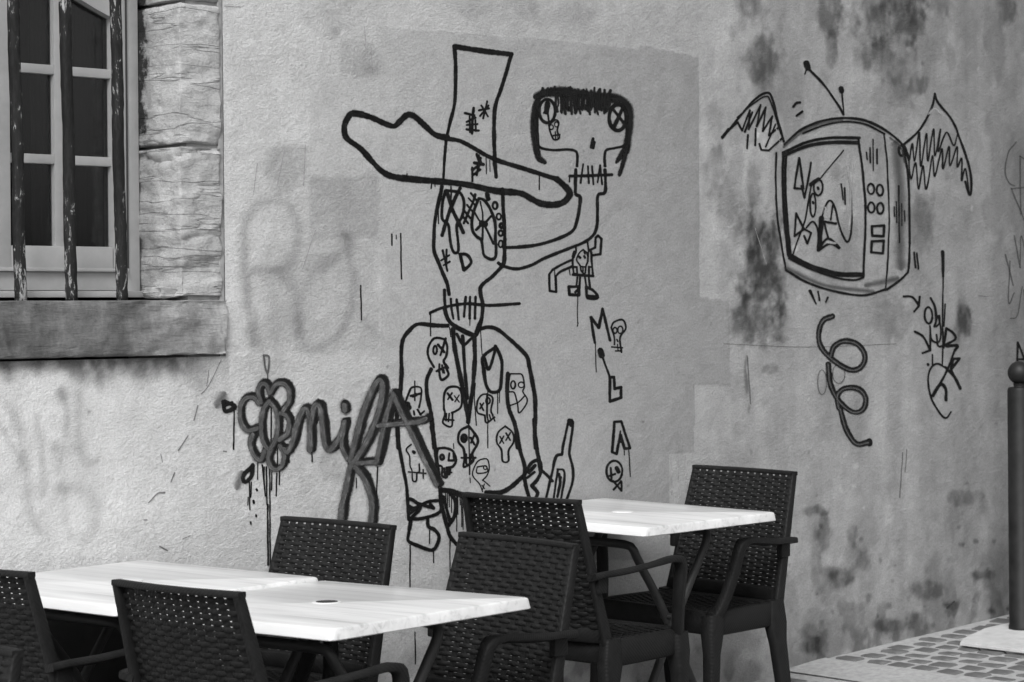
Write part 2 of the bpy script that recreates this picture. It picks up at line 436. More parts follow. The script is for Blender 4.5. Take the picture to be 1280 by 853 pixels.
def ghost(off, sc, pts, w, s):
    global T
    P = spline([(off[0] + a / sc, off[1] + b / sc) for a, b in pts], 3)
    A = np.array(P); x0, y0 = A.min(0) - 3 * w; x1, y1 = A.max(0) + 3 * w
    idx = np.where((PX > x0) & (PX < x1) & (PY > y0) & (PY < y1))
    qx = jx[idx]; qy = jy[idx]; d = np.full(qx.shape, 1e9)
    for a in A: d = np.minimum(d, (qx - a[0]) ** 2 + (qy - a[1]) ** 2)
    T[idx] = T[idx] * (1 - s * np.exp(-d / (w * w)) * (.6 + .8 * n_mid[idx]))
# grey roller coat behind the figure
ppoly = [(471, 34), (640, 47), (796, 61), (800, 57), (872, 72), (875, 371), (912, 376), (913, 482), (869, 481), (867, 566), (836, 568), (836, 640), (836, 700),
         (560, 700), (545, 560), (476, 470), (473, 225), (386, 221), (386, 96), (471, 95)]
pm = inpoly(PX + 1.5 * (n_fine - .5), PY + 1.5 * (n_fine - .5), ppoly)
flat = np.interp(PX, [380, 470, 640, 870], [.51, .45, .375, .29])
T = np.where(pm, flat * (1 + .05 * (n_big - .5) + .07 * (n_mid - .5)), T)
for a in ((405, 22, 34, 22, .16), (412, 42, 16, 10, .18), (455, 78, 22, 20, .17), (590, 8, 30, 14, .14), (700, 22, 45, 18, .12), (660, 5, 30, 12, .15),
          (956, 66, 26, 38, .36), (942, 8, 22, 22, .28), (1036, 12, 14, 36, .30), (1040, 62, 8, 26, .25), (1112, 22, 48, 40, .36), (1100, 72, 34, 34, .30),
          (1125, 10, 30, 20, .25), (1150, 106, 13, 12, .32), (1176, 8, 16, 16, .25), (1258, 12, 12, 20, .28), (892, 158, 14, 30, .20), (893, 205, 16, 34, .26),
          (942, 228, 10, 34, .24), (1112, 118, 26, 22, .16), (1120, 150, 16, 20, .14), (952, 322, 32, 62, .44), (948, 395, 30, 42, .36), (938, 300, 22, 26, .25), (955, 345, 26, 70, .22), (950, 410, 34, 26, .20), (905, 250, 16, 34, .2),
          (1152, 284, 18, 34, .22), (1128, 350, 26, 26, .18), (1118, 405, 26, 30, .20), (1092, 372, 20, 16, .16), (1204, 400, 9, 24, .42), (1196, 420, 7, 14, .25),
          (408, 585, 16, 16, .18), (420, 598, 10, 12, .14), (395, 330, 16, 12, .12), (330, 462, 18, 14, .12), (308, 452, 12, 10, .12),
          (962, 462, 10, 7, .25), (933, 470, 3, 24, .3), (937, 512, 3, 8, .25)):
    blot(*a)
rect(386, 222, 472, 300, .34, 3); rect(330, 300, 472, 440, .16, 6); rect(425, 52, 471, 95, .24, 3); rect(330, 182, 386, 225, .18, 5)
blot(352, 205, 26, 32, .16); blot(350, 410, 40, 26, .12)
for a in ((1022, 640, 18, 7, .34), (1028, 668, 11, 30, .30), (1020, 700, 8, 34, .22), (1063, 668, 6, 14, .34), (1052, 722, 22, 14, .34), (1078, 700, 8, 14, .30), (1040, 714, 14, 8, .22),
          (1204, 622, 26, 9, .24), (1226, 632, 10, 16, .18), (1190, 655, 6, 22, .15), (1018, 808, 17, 12, .42), (1010, 790, 14, 10, .25), (1112, 782, 26, 10, .34), (1142, 775, 12, 12, .34),
          (1156, 738, 24, 14, .30), (1186, 757, 8, 4, .5), (1110, 758, 4, 6, .5), (1240, 764, 8, 8, .6), (1228, 718, 14, 7, .34), (1201, 680, 4, 5, .4), (1220, 676, 4, 4, .45), (1190, 700, 10, 6, .2),
          (1085, 748, 5, 8, .3), (1062, 758, 14, 8, .18)):
    blot(*a)
for a in ((1110, 640, 8, 22, -.14), (1122, 690, 12, 14, -.12), (1135, 700, 8, 14, -.12), (1056, 752, 26, 14, -.12), (1030, 770, 20, 18, -.10), (945, 345, 6, 6, -.55), (957, 328, 3, 3, -.9), (970, 398, 4, 9, -.6),
          (1075, 28, 10, 14, -.3), (1118, 22, 8, 10, -.3), (1095, 95, 9, 12, -.2), (1075, 10, 8, 12, -.2), (890, 300, 8, 60, -.08)):
    blot(*a)
def speck(cx, cy, r, s):
    i0 = np.where((abs(PX - cx) < 4 * r) & (abs(PY - cy) < 4 * r))
    d = np.sqrt((jx[i0] - cx) ** 2 + ((jy[i0] - cy) * .8) ** 2) / r; T[i0] = T[i0] * (1 - s * sstep(1.2, .5, d))
sr_ = random.Random(11)
for _ in range(35): speck(sr_.uniform(960, 1270), sr_.uniform(560, 810), sr_.uniform(1.2, 3.4), sr_.uniform(.2, .6))
for _ in range(40): speck(sr_.uniform(10, 1270), sr_.uniform(10, 800), sr_.uniform(1.0, 2.4), sr_.uniform(.15, .5))
for _ in range(40): speck(sr_.uniform(880, 1250), sr_.uniform(10, 800), sr_.uniform(1.5, 4), -sr_.uniform(.1, .4))
# damp dirt near the pavement, black growth under the sill
hg = ZZ - np.interp(XX, GX, GZ)
T *= 1 - .34 * sstep(.50, .05, hg + .35 * (n_mid - .5)) * sstep(.44, .60, fbm(XX * 5, ZZ * 5, 31, 4))
T *= 1 - .42 * sstep(.34, .0, hg + .35 * (n_mid - .5)) * sstep(.50, .62, fbm(XX * 14, ZZ * 11, 32, 4))
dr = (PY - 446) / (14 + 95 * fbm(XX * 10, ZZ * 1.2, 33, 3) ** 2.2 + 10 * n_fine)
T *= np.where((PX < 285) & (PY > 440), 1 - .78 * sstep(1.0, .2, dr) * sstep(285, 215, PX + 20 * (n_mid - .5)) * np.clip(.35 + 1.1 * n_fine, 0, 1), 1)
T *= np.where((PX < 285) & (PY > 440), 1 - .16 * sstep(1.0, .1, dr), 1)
LG = ((0, 440), 3.047)
for pts, w, s in (([(35, 195), (80, 330), (95, 450), (110, 600), (150, 690)], 5, .20), ([(5, 290), (40, 350), (75, 410)], 4, .18), ([(0, 520), (70, 440), (90, 380)], 4, .14),
                  ([(145, 250), (165, 440), (160, 545)], 4, .20), ([(235, 150), (255, 230), (250, 320)], 4, .22), ([(300, 160), (300, 360), (330, 420), (360, 420)], 5, .22),
                  ([(215, 350), (222, 450)], 5, .16), ([(210, 370), (300, 365)], 5, .14), ([(230, 520), (320, 530), (370, 600), (350, 690), (300, 720)], 7, .16), ([(240, 560), (250, 640), (265, 700)], 5, .12),
                  ([(60, 230), (85, 300)], 6, .12), ([(230, 520), (235, 525)], 6, .25), ([(235, 150), (237, 170)], 5, .25)):
    ghost(*LG, pts, w * 1.3, s * 1.1)
RG = ((280, 190), 3.282)
for pts, w, s in (([(85, 520), (80, 380), (90, 280), (140, 220), (210, 205), (270, 235), (300, 310), (290, 410), (250, 470), (190, 490), (100, 500), (95, 600), (110, 700), (120, 780)], 5.5, .26),
                  ([(220, 495), (270, 560), (290, 640), (300, 740)], 6, .20), ([(500, 350), (505, 420), (535, 520), (530, 620), (490, 720), (430, 790), (360, 820)], 5, .22),
                  ([(490, 410), (400, 470), (340, 540), (310, 620), (300, 740), (330, 800)], 6, .13), ([(570, 690), (630, 750)], 5, .16), ([(110, 740), (125, 780)], 8, .18),
                  ([(490, 345), (515, 370)], 7, .2), ([(430, 440), (450, 440)], 8, .16), ([(100, 520), (250, 500)], 14, .10)):
    ghost(*RG, pts, w * 1.25, s * 1.15)
T = np.clip(T, .03, .75)

HH = height(XX, ZZ) + np.where(pm, .0012, 0)
HH = HH * np.where((XX < WX1 + .02) & (ZZ > WZ0 - .05) & (ZZ < WZ1 + .05), .5, 1)
V = np.stack([XX, -HH, ZZ], -1).reshape(-1, 3)
nx_, nz_ = len(xs), len(zs)
ii, jj = np.meshgrid(np.arange(nx_ - 1), np.arange(nz_ - 1), indexing='ij')
mx_ = (xs[:-1] + xs[1:]) / 2; mz_ = (zs[:-1] + zs[1:]) / 2
keep = ~(((mx_ > WX0) & (mx_ < WX1))[:, None] & ((mz_ > WZ0) & (mz_ < WZ1))[None, :])
a = ii * nz_ + jj
Q = np.stack([a, a + nz_, a + nz_ + 1, a + 1], -1)[keep]
me = bpy.data.meshes.new('plaster_face')
me.vertices.add(len(V)); me.vertices.foreach_set('co', V.ravel())
me.loops.add(Q.size); me.loops.foreach_set('vertex_index', Q.ravel().astype(np.int32))
me.polygons.add(len(Q)); me.polygons.foreach_set('loop_start', np.arange(0, Q.size, 4, dtype=np.int32))
me.polygons.foreach_set('use_smooth', np.ones(len(Q), bool)); me.update(calc_edges=True); me.validate()
ca = me.color_attributes.new('tone', 'FLOAT_COLOR', 'POINT')
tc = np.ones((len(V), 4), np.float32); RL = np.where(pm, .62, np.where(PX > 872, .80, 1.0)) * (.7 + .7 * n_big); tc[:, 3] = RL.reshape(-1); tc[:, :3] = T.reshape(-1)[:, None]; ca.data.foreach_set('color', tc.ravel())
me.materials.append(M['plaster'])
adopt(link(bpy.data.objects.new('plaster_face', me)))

def wall_pt(px, py, off):
    x, z = on_wall(px, py)
    return (float(x), -float(height(x, z)) - .0018 - off, float(z))

# stone window surround
def rough_block(name, x0, x1, y0, y1, z0, z1, material, step=.011, amp=.006, seed=0, strata=1.0):
    bm = bmesh.new(); cache = {}
    def V_(p):
        k = tuple(round(c, 5) for c in p)
        if k not in cache:
            x, y, z = p
            w = mnoise.noise((x * 5 + seed, y * 5, z * 3)) * .035
            lay = mnoise.noise(((z + w) * 42 + seed, x * 2.0, y * 2.0)) * .6 + mnoise.noise(((z + w) * 95, x * 5 + seed, y * 5)) * .5
            ridge = -max(0, .22 - abs(mnoise.noise(((z + w * 1.4) * 17, x * 1.2 + seed, y * 1.2)))) * 4.6
            d = amp * (.8 * lay * strata + strata * ridge + .9 * mnoise.noise((x * 22, y * 22 + seed, z * 22)) + .5 * mnoise.noise((x * 60, y * 60, z * 60 + seed)))
            ex = 1 if p[0] <= x0 + 1e-6 else (-1 if p[0] >= x1 - 1e-6 else 0)
            ey = 1 if p[1] <= y0 + 1e-6 else (-1 if p[1] >= y1 - 1e-6 else 0)
            ez = 1 if p[2] <= z0 + 1e-6 else (-1 if p[2] >= z1 - 1e-6 else 0)
            k2 = (abs(ex) + abs(ey) + abs(ez) > 1) * (.0012 + .004 * abs(mnoise.noise((x * 9, y * 9, z * 9 + seed))))
            q = Vector((x + ex * (k2 - d * (ex == 1)), y + ey * (k2 - d * (ey == 1)), z + ez * (k2 + .002 + .6 * amp * abs(mnoise.noise((x * 14, y * 14, seed + z))))))
            cache[k] = bm.verts.new(q)
        return cache[k]
    def lin(a, b): return np.linspace(a, b, max(2, int((b - a) / step) + 1))
    X_, Y_, Z_ = lin(x0, x1), lin(y0, y1), lin(z0, z1)
    def face(A, Bq, fn):
        for i in range(len(A) - 1):
            for j in range(len(Bq) - 1):
                bm.faces.new([V_(fn(A[i], Bq[j])), V_(fn(A[i + 1], Bq[j])), V_(fn(A[i + 1], Bq[j + 1])), V_(fn(A[i], Bq[j + 1]))])
    face(X_, Z_, lambda p, q: (p, y0, q)); face(Z_, X_, lambda p, q: (q, y1, p))
    face(Z_, Y_, lambda p, q: (x0, q, p)); face(Y_, Z_, lambda p, q: (x1, p, q))
    face(Y_, X_, lambda p, q: (q, p, z0)); face(X_, Y_, lambda p, q: (p, q, z1))
    me = bpy.data.meshes.new(name); bmesh.ops.recalc_face_normals(bm, faces=bm.faces); bm.to_mesh(me); bm.free(); me.polygons.foreach_set('use_smooth', [True] * len(me.polygons)); me.set_sharp_from_angle(angle=R(48))
    me.materials.append(M[material]); return adopt(link(bpy.data.objects.new(name, me)))
XR = 3.558
sill = rough_block('window_sill', 1.93, 3.694, -.022, .30, 1.291, 1.447, 'dirty_stone', .011, .006, 1.7, .9)
sill['label'] = 'long dark weathered stone sill under the barred window'
for i, (z0, z1, sx, st_) in enumerate(((1.452, 1.873, 3.2, 1.5), (1.876, 2.271, 8.8, .6), (2.275, 2.66, 5.1, .5))):
    rough_block('jamb_stone', XR + random.uniform(-.004, .004), 3.694, .002, .30, z0, z1, 'stone', .010, .0065, sx, st_)
for i, (z0, z1) in enumerate(((1.452, 1.86), (1.863, 2.29), (2.293, 2.66))):
    rough_block('jamb_stone', 1.94, 2.085, .002, .30, z0, z1, 'stone', .02, .006, 20 + i, .8)
rough_block('lintel_stone', 1.93, 3.694, .002, .30, 2.664, 2.91, 'stone', .02, .006, 30, .8)
# dark lime mortar filling around the blocks (recessed joints)
jm = MB(); jm.box((3.64, .168, 1.97), (.105, .30, 1.40)); jm.box((2.0, .168, 1.97), (.10, .30, 1.40)); adopt(jm.build('joint_mortar', 'mortar'))
for nm, x0, x1, z0, z1 in (('edge_mortar', 3.690, 3.7060, 1.285, 2.92), ('edge_mortar', 1.895, 1.935, 1.285, 2.92)):
    adopt(MB().box(((x0 + x1) / 2, .16, (z0 + z1) / 2), (x1 - x0, .30, z1 - z0)).build(nm, 'mortar'))

# the window: fixed frame, two casements with glazing bars and panes
YW = .235
win = adopt(MB().box((3.532, YW + .005, 2.06), (.044, .075, 1.2), .004).box((2.118, YW + .005, 2.06), (.05, .075, 1.2), .004)
            .box((2.825, YW + .005, 1.500), (1.37, .075, .052), .004).box((2.825, YW + .005, 2.635), (1.37, .075, .05), .004)
            .build('window', 'white_frame', auto=35))
win['label'] = 'white framed casement window with dark panes behind iron bars'
wchild = lambda mb, nm, mt, auto=None: adopt2(mb.build(nm, mt, auto=auto))
def adopt2(o): o.parent = win; return o
YS = YW - .012
def casement(x0, x1):
    fr = MB().box((x0 + .026, YS, 2.07), (.052, .055, 1.08), .006).box((x1 - .021, YS, 2.07), (.042, .055, 1.08), .006)
    fr.box(((x0 + x1) / 2, YS + .001, 1.562), (x1 - x0 - .09, .052, .068), .006).box(((x0 + x1) / 2, YS + .001, 2.575), (x1 - x0 - .09, .052, .07), .006)
    # a shaped head piece closing the upper corner
    adopt2(fr.build('casement', 'white_frame', auto=35))
    adopt2(MB().box(((x0 + x1) / 2, YS - .03, 1.531), (x1 - x0, .012, .010), .003).build('drip_bead', 'white_frame', auto=35))
    mid = (x0 + x1) / 2
    bars = [1.834, 2.080, 2.33]
    adopt2(MB().box((mid, YS, 2.07), (.028, .030, .95), .004).build('glazing_bar', 'white_frame', auto=35))
    for z in bars:
        for a_, b_ in ((x0 + .05, mid - .013), (mid + .013, x1 - .04)):
            adopt2(MB().box(((a_ + b_) / 2, YS, z), (b_ - a_, .028, .026), .004).build('glazing_bar', 'white_frame', auto=35))
    zz = [1.594] + bars + [2.54]
    for k in range(4):
        for a_, b_ in ((x0 + .045, mid - .01), (mid + .01, x1 - .038)):
            adopt2(MB().box(((a_ + b_) / 2, YS + .006, (zz[k] + zz[k + 1]) / 2), (b_ - a_, .004, zz[k + 1] - zz[k])).build('pane', 'glass'))
casement(3.088, 3.508); casement(2.145, 3.086)
ah = [(3.06, 2.395), (3.16, 2.37), (3.25, 2.335), (3.345, 2.288), (3.41, 2.259), (3.468, 2.236), (3.468, 2.56), (3.06, 2.56)]
na = len(ah); av = [(x, YS - .024, z) for x, z in ah] + [(x, YS + .02, z) for x, z in ah]
adopt2(mesh_obj('arched_head', av, [tuple(range(na)), tuple(range(2 * na - 1, na - 1, -1))] + [(k, k + na, (k + 1) % na + na, (k + 1) % na) for k in range(na)], 'white_frame'))
adopt2(MB().box((3.511, YS - .022, 2.06), (.006, .006, 1.06)).build('gasket', 'gasket'))
adopt(MB().box((2.82, .205, 1.463), (1.44, .15, .018), .003).build('sill_board', 'white_frame', auto=35))
rm = MB(); rm.box((2.83, 1.55, 2.0), (2.6, .02, 2.0)); rm.box((2.83, .92, 1.2), (2.6, 1.26, .02)); rm.box((2.83, .92, 3.0), (2.6, 1.26, .02)); rm.box((1.53, .92, 2.0), (.02, 1.26, 2.0)); rm.box((4.13, .92, 2.0), (.02, 1.26, 2.0))
adopt(rm.build('room', 'room'))
cv = []; cf = []
for i in range(60):
    xx = 3.30 + i * .0045; yy = .36 + .012 * math.sin(i * .8) + .006 * math.sin(i * 2.1)
    cv += [(xx, yy, 1.5), (xx, yy, 2.6)]
    if i: cf.append((2 * i - 2, 2 * i, 2 * i + 1, 2 * i - 1))
adopt(mesh_obj('curtain', cv, cf, 'curtain', smooth=True))
# iron bars let into the sill
def iron_bar(x, dz, seed):
    mb = MB(); pts = []; n = 60
    for i in range(n):
        z = 1.440 + (2.67 - 1.440) * i / (n - 1)
        pts.append((x + dz * (z - 1.44) + .003 * mnoise.noise((seed, z * 4, 0)), .072 + .003 * mnoise.noise((seed + 9, z * 4, 0)), z))
    sz = [(.027 + .004 * mnoise.noise((seed * 2, i * .9, 1)), .026 + .004 * mnoise.noise((seed * 3, i * .9, 5))) for i in range(n)]
    mb.sweep(pts, sz, (0, 1, 0), .3); return adopt(mb.build('iron_bar', 'old_iron', smooth=True))
for k, (x, dz) in enumerate(((3.094, -.018), (3.249, -.016), (3.409, -.017), (2.945, -.01), (2.79, .0), (2.63, .01), (2.47, .01), (2.31, .01), (2.16, .0))):
    iron_bar(x, dz, k * 3.1 + 1)
# loose plaster crumb at the sill end
rough_block('plaster_lump', 3.505, 3.575, .03, .12, 1.447, 1.485, 'stone', .008, .010, 44, .4)

# flat dark panel filling a dark area low on the wall behind the table
pn = MB().box((2.98, -.012, .395), (.92, .024, .66), .006).box((2.98, -.028, .40), (.02, .012, .60), .003)
po = pn.build('dark_panel', 'panel_metal', auto=35); adopt(po)

# ================================================================== GRAFFITI
STROKE = [0]
class Ink:
    """strokes of paint lying on the plaster, given in photo pixels and laid on the wall surface"""
    def __init__(s): s.v = []; s.f = []; s.uv = []
    def stroke(s, P, w, closed=False, step=2.2, taper=.0, raw=False):
        pts = P if raw else spline(P, step, closed)
        A = np.array(pts); n = len(A)
        if n < 2: return
        STROKE[0] += 1; off = (STROKE[0] % 50) * .000010; sd = STROKE[0] * 1.37
        seg = np.r_[0, np.cumsum(np.linalg.norm(np.diff(A, axis=0), axis=1))]; Ltot = seg[-1]
        if not closed:                                       # rounded ends
            t0 = (A[1] - A[0]) / (np.linalg.norm(A[1] - A[0]) + 1e-9); t1 = (A[-1] - A[-2]) / (np.linalg.norm(A[-1] - A[-2]) + 1e-9)
            w0 = w[0] if isinstance(w, (tuple, list)) else w; w1 = w[1] if isinstance(w, (tuple, list)) else w
            pre = [A[0] - t0 * w0 * .5 * c for c in (1.0, .8, .4)]; post = [A[-1] + t1 * w1 * .5 * c for c in (.4, .8, 1.0)]
            A = np.array(pre + list(A) + post); fac = np.r_[.12, .6, .92, np.ones(n), .92, .6, .12]
            seg = np.r_[0, np.cumsum(np.linalg.norm(np.diff(A, axis=0), axis=1))]
        else: fac = np.ones(n)
        n = len(A); Tn = np.gradient(A, axis=0); Tn /= (np.linalg.norm(Tn, axis=1)[:, None] + 1e-9)
        Nn = np.stack([-Tn[:, 1], Tn[:, 0]], -1); n0 = len(s.v)
        for i in range(n):
            q = seg[i] / (seg[-1] + 1e-9)
            ww = (w[0] + (w[1] - w[0]) * q) if isinstance(w, (tuple, list)) else w
            ww = ww * fac[i] * (1 + .24 * mnoise.noise((seg[i] * .06, sd, 0)) + .13 * mnoise.noise((seg[i] * .3, sd, 3))) * 1.26
            for k in (-.5, 0, .5):
                c = A[i] + Nn[i] * ww * k; s.v.append(wall_pt(c[0], c[1], off)); s.uv.append((seg[i] * .01, k + .5))
        for i in range(n - 1):
            for k in (0, 1):
                s.f.append((n0 + i * 3 + k, n0 + i * 3 + k + 1, n0 + i * 3 + k + 4, n0 + i * 3 + k + 3))
    def build(s, name, material, parent):
        me = bpy.data.meshes.new(name); me.from_pydata(s.v, [], s.f); uvl = me.uv_layers.new(name='UVMap')
        li = np.zeros(len(me.loops), np.int32); me.loops.foreach_get('vertex_index', li)
        uvl.data.foreach_set('uv', np.array(s.uv)[li].ravel()); me.materials.append(M[material])
        o = link(bpy.data.objects.new(name, me), parent); o.matrix_parent_inverse = parent.matrix_world.inverted() if False else Matrix.Translation(-parent.location)
        return o
def drawing(parent, name, material, crop, strokes):
    """strokes: (width, points) with points in the enlarged crop; ('o', w, cx, cy, rx, ry) draws a ring"""
    ox, oy, sc = crop; k = Ink()
    for s_ in strokes:
        if s_[0] == 'o':
            _, w, cx, cy, rx, ry = s_
            P = [(ox + (cx + rx * math.cos(t)) / sc, oy + (cy + ry * math.sin(t)) / sc) for t in np.linspace(.3, 2 * math.pi + .35, 15)]
            k.stroke(P, w)
        elif s_[0] == 'z':                                    # straight-segment zigzag
            _, w, P = s_
            Q = [(ox + a / sc, oy + b / sc) for a, b in P]
            for a, b in zip(Q[:-1], Q[1:]): k.stroke([a, b], w)
        else:
            w, P = s_; k.stroke([(ox + a / sc, oy + b / sc) for a, b in P], w)
    return k.build(name, material, parent)
def each(parent, name, material, crop, strokes):
    for s_ in strokes: drawing(parent, name, material, crop, [s_])
def graffito(name, px, py, label):
    x, z = on_wall(px, py); e = empty(name, (x, 0, z)); return tag(e, label, 'graffiti')

cH = (400, 30, 3.281); cK = (600, 80, 4.0625); cF = (500, 210, 4.06); cG = (530, 220, 7.108); cT = (480, 380, 4.74); cL = (480, 520, 4.265)
cP = (490, 400, 7.755); cU = (580, 420, 7.755); cQ = (490, 500, 6.56); cN = (680, 280, 8.53); cM = (680, 360, 3.044)
cW = (260, 430, 4.489); cX = (400, 450, 4.062); cV = (880, 60, 2.667); cY = (960, 160, 4.265); cZ = (1070, 110, 3.4125); cR = (960, 290, 2.844); cA = (1130, 300, 3.709); cB = (1220, 140, 2.517)

fig = graffito('graffiti_figure', 590, 640, 'black line drawing of a skeletal figure in tall brimmed hat and skull covered jacket')
drawing(fig, 'hat', 'ink', cH, [
    (7.4, [(520, 468), (470, 455), (430, 420), (385, 380), (355, 374), (325, 400), (300, 420), (260, 408), (200, 382), (132, 368), (106, 395), (95, 430), (106, 470), (165, 515), (210, 565), (250, 605), (300, 628), (400, 640), (500, 648), (600, 660), (720, 685), (820, 695), (870, 720), (910, 738), (960, 742), (1000, 730), (1022, 700), (1012, 675), (970, 637)]),
    (5.4, [(970, 637), (900, 615), (820, 590), (740, 565), (680, 540), (620, 505), (570, 480), (520, 472)]),
    ((5.2, 3.2), [(548, 92), (552, 130), (555, 200), (552, 300), (545, 350), (530, 410), (515, 480), (506, 560), (502, 640)]),
    (6.2, [(550, 94), (600, 101), (680, 113), (783, 125)]), (4.8, [(783, 125), (765, 190), (740, 270), (718, 340), (712, 420), (712, 480), (715, 560), (720, 628)]),
    (2.6, [(684, 318), (668, 388)]), (2.8, [(650, 355), (692, 347)]), (2.6, [(655, 378), (690, 335)]), (2.4, [(660, 335), (688, 380)]),
    (3.2, [(628, 345), (624, 400), (622, 450)]), (3, [(592, 366), (632, 376)]), (3, [(600, 402), (636, 385)]), (2.8, [(600, 433), (650, 438)]), (2.4, [(600, 415), (645, 411)]), (2.4, [(612, 380), (614, 445)]), (2.4, [(636, 395), (638, 440)]),
    (3.6, [(640, 535), (650, 575), (622, 600)]), (3.6, [(630, 570), (668, 577)]), (3.2, [(656, 550), (640, 620)]), (3, [(622, 590), (622, 645)]), (3, [(625, 620), (655, 598)]), (3, [(648, 540), (660, 575)]),
    (1.3, [(678, 540), (680, 615)]), (1.2, [(694, 560), (695, 606)]), (1.5, [(898, 625), (898, 680)]), (1.4, [(352, 615), (352, 640)]), (1.6, [(455, 640), (452, 675)]), (1.4, [(466, 645), (468, 668)])])
face = drawing(fig, 'skull_face', 'ink', cF, [
    (4.6, [(208, 95), (195, 160), (175, 250), (167, 340), (168, 420), (190, 480), (215, 540), (235, 590), (246, 642)]),
    (4.6, [(517, 108), (522, 200), (527, 300), (527, 400), (525, 470), (513, 500), (465, 550), (410, 598), (405, 640), (415, 690), (410, 760), (395, 800), (378, 850)]),
    (4.0, [(222, 620), (226, 700), (240, 768), (290, 808), (378, 850)]),
    (3.7, [(150, 735), (220, 708), (330, 690), (450, 698), (600, 689)]), (3.8, [(575, 692), (602, 689)]),
    (3.0, [(255, 665), (260, 720), (268, 765)]), (3.0, [(285, 668), (295, 770)]), (3.2, [(330, 655), (322, 755)]), (3.2, [(352, 655), (350, 765)]), (3.2, [(380, 655), (376, 765)]), (1.3, [(351, 765), (351, 800)]),
    (1.6, [(152, 735), (153, 853)]), (2.6, [(148, 742), (160, 728)]), (3.4, [(495, 482), (520, 502)])])
drawing(fig, 'eye_socket', 'ink', cG, [
    (3.6, [(180, 132), (160, 220), (150, 320), (157, 390), (203, 432), (216, 520), (235, 640), (265, 685), (296, 665), (290, 560), (280, 440), (320, 380), (345, 300), (345, 220), (312, 152), (250, 137), (185, 130)]),
    (4.4, [(312, 108), (240, 260), (190, 400), (148, 530)]), (4.4, [(195, 150), (240, 290), (290, 400), (340, 505)]), (2, [(232, 95), (230, 230)]), (2, [(205, 160), (240, 250)]), (1.6, [(118, 310), (120, 425)])])
drawing(fig, 'eye_socket', 'ink', cG, [
    (3.7, [(480, 202), (440, 300), (418, 400), (425, 490), (460, 540), (500, 570), (515, 650), (530, 710), (590, 742), (630, 720), (635, 640), (625, 560), (630, 460), (615, 370), (570, 270), (522, 212), (480, 202)]),
    (7.0, [(505, 420), (540, 432)]), (2.0, [(495, 230), (515, 330), (518, 400)]), (2.2, [(440, 320), (480, 390), (505, 420)]), (3.2, [(592, 360), (545, 412)]), (3.4, [(455, 480), (502, 435)]), (2.6, [(516, 455), (512, 570)]), (3.2, [(540, 455), (580, 540), (610, 602)])])
drawing(fig, 'stitch', 'ink', cG, [(3.2, [(345, 422), (390, 320), (430, 230), (448, 165)]), (2.8, [(335, 360), (385, 422)]), (2.8, [(350, 310), (405, 377)]), (2.8, [(375, 258), (428, 322)]), (2.8, [(388, 200), (445, 257)]), (2.8, [(408, 155), (458, 216)])])
each(fig, 'dot', 'ink', cG, [(5.6, [(557, 158), (566, 206)]), ('o', 3.0, 627, 265, 21, 31), ('o', 2.3, 660, 362, 20, 27), ('o', 3.4, 684, 442, 15, 20), ('o', 2.9, 675, 510, 19, 23), ('o', 2.4, 675, 605, 19, 30)])
drawing(fig, 'hash_mark', 'ink', cG, [(2.8, [(155, 662), (180, 760), (200, 845)]), (2.6, [(190, 655), (190, 800)]), (2.6, [(143, 752), (215, 706)]), (2.4, [(165, 795), (222, 762)])])
drawing(fig, 'nose', 'ink', cG, [(4.0, [(315, 698), (345, 837)]), (4.0, [(310, 695), (372, 702), (410, 760), (390, 800), (345, 837)])])
drawing(fig, 'raised_arm', 'ink', cF, [
    (4.2, [(523, 405), (600, 402), (700, 390), (800, 360), (870, 325), (895, 280), (908, 220), (912, 150), (890, 134), (888, 90), (890, 10)]),
    (3.9, [(500, 488), (530, 502), (590, 513), (660, 495), (730, 460), (830, 420), (930, 380), (980, 345), (1000, 300), (1003, 220), (1003, 140), (1038, 125), (1040, 60), (1037, 10)])])
hs = drawing(fig, 'raised_skull', 'ink', cK, [
    (3.2, [(290, 230), (288, 320), (292, 380), (302, 424), (370, 438), (440, 435), (478, 442), (490, 462), (490, 520)]),
    (3.2, [(742, 300), (740, 370), (730, 413), (680, 428), (640, 437), (630, 462), (632, 520)]),
    ('o', 3.6, 338, 240, 40, 60), (6.5, [(340, 200), (333, 245)]), (2.4, [(335, 200), (345, 292)]), (2.4, [(320, 250), (350, 215)]),
    ('o', 4.6, 695, 273, 44, 66), (3.6, [(665, 225), (735, 312)]), (4.4, [(720, 225), (675, 322)]),
    (2.2, [(345, 312), (352, 345), (372, 385), (400, 375), (388, 340), (396, 300), (378, 285), (345, 312)]), ('o', 1.6, 358, 322, 10, 12), ('o', 1.6, 384, 308, 10, 13), (2, [(368, 365), (402, 360)]), (1.5, [(378, 345), (380, 382)]), (1.5, [(388, 345), (392, 380)]),
    (3.6, [(570, 380), (560, 425)]), (3.4, [(576, 398), (570, 428)]),
    (3.6, [(452, 570), (550, 568), (666, 563)]), (2.4, [(521, 510), (508, 605)]), (2.4, [(546, 520), (550, 606)]), (2.4, [(568, 520), (573, 612)]), (2.4, [(608, 515), (595, 602)]), (2.4, [(608, 515), (618, 612)]), (1.7, [(452, 570), (452, 600)])])
fr_ = random.Random(3)
hair = [(8, [(332, 148), (292, 180), (272, 240), (268, 330), (275, 400), (288, 450)]), (6, [(288, 440), (300, 475), (326, 500)]), (5, [(275, 430), (290, 480), (310, 498)]), (6, [(300, 160), (282, 260), (282, 380)]),
        (10, [(285, 165), (350, 138), (420, 136), (500, 150), (580, 160), (660, 165), (720, 188), (752, 230), (758, 300), (748, 380), (738, 440)]), (10, [(340, 152), (450, 150), (560, 165), (640, 178), (690, 190)]),
        (7, [(740, 420), (728, 490), (706, 560)]), (6, [(730, 430), (695, 490)]), (4, [(720, 470), (690, 500)]), (4, [(722, 500), (708, 545)])]
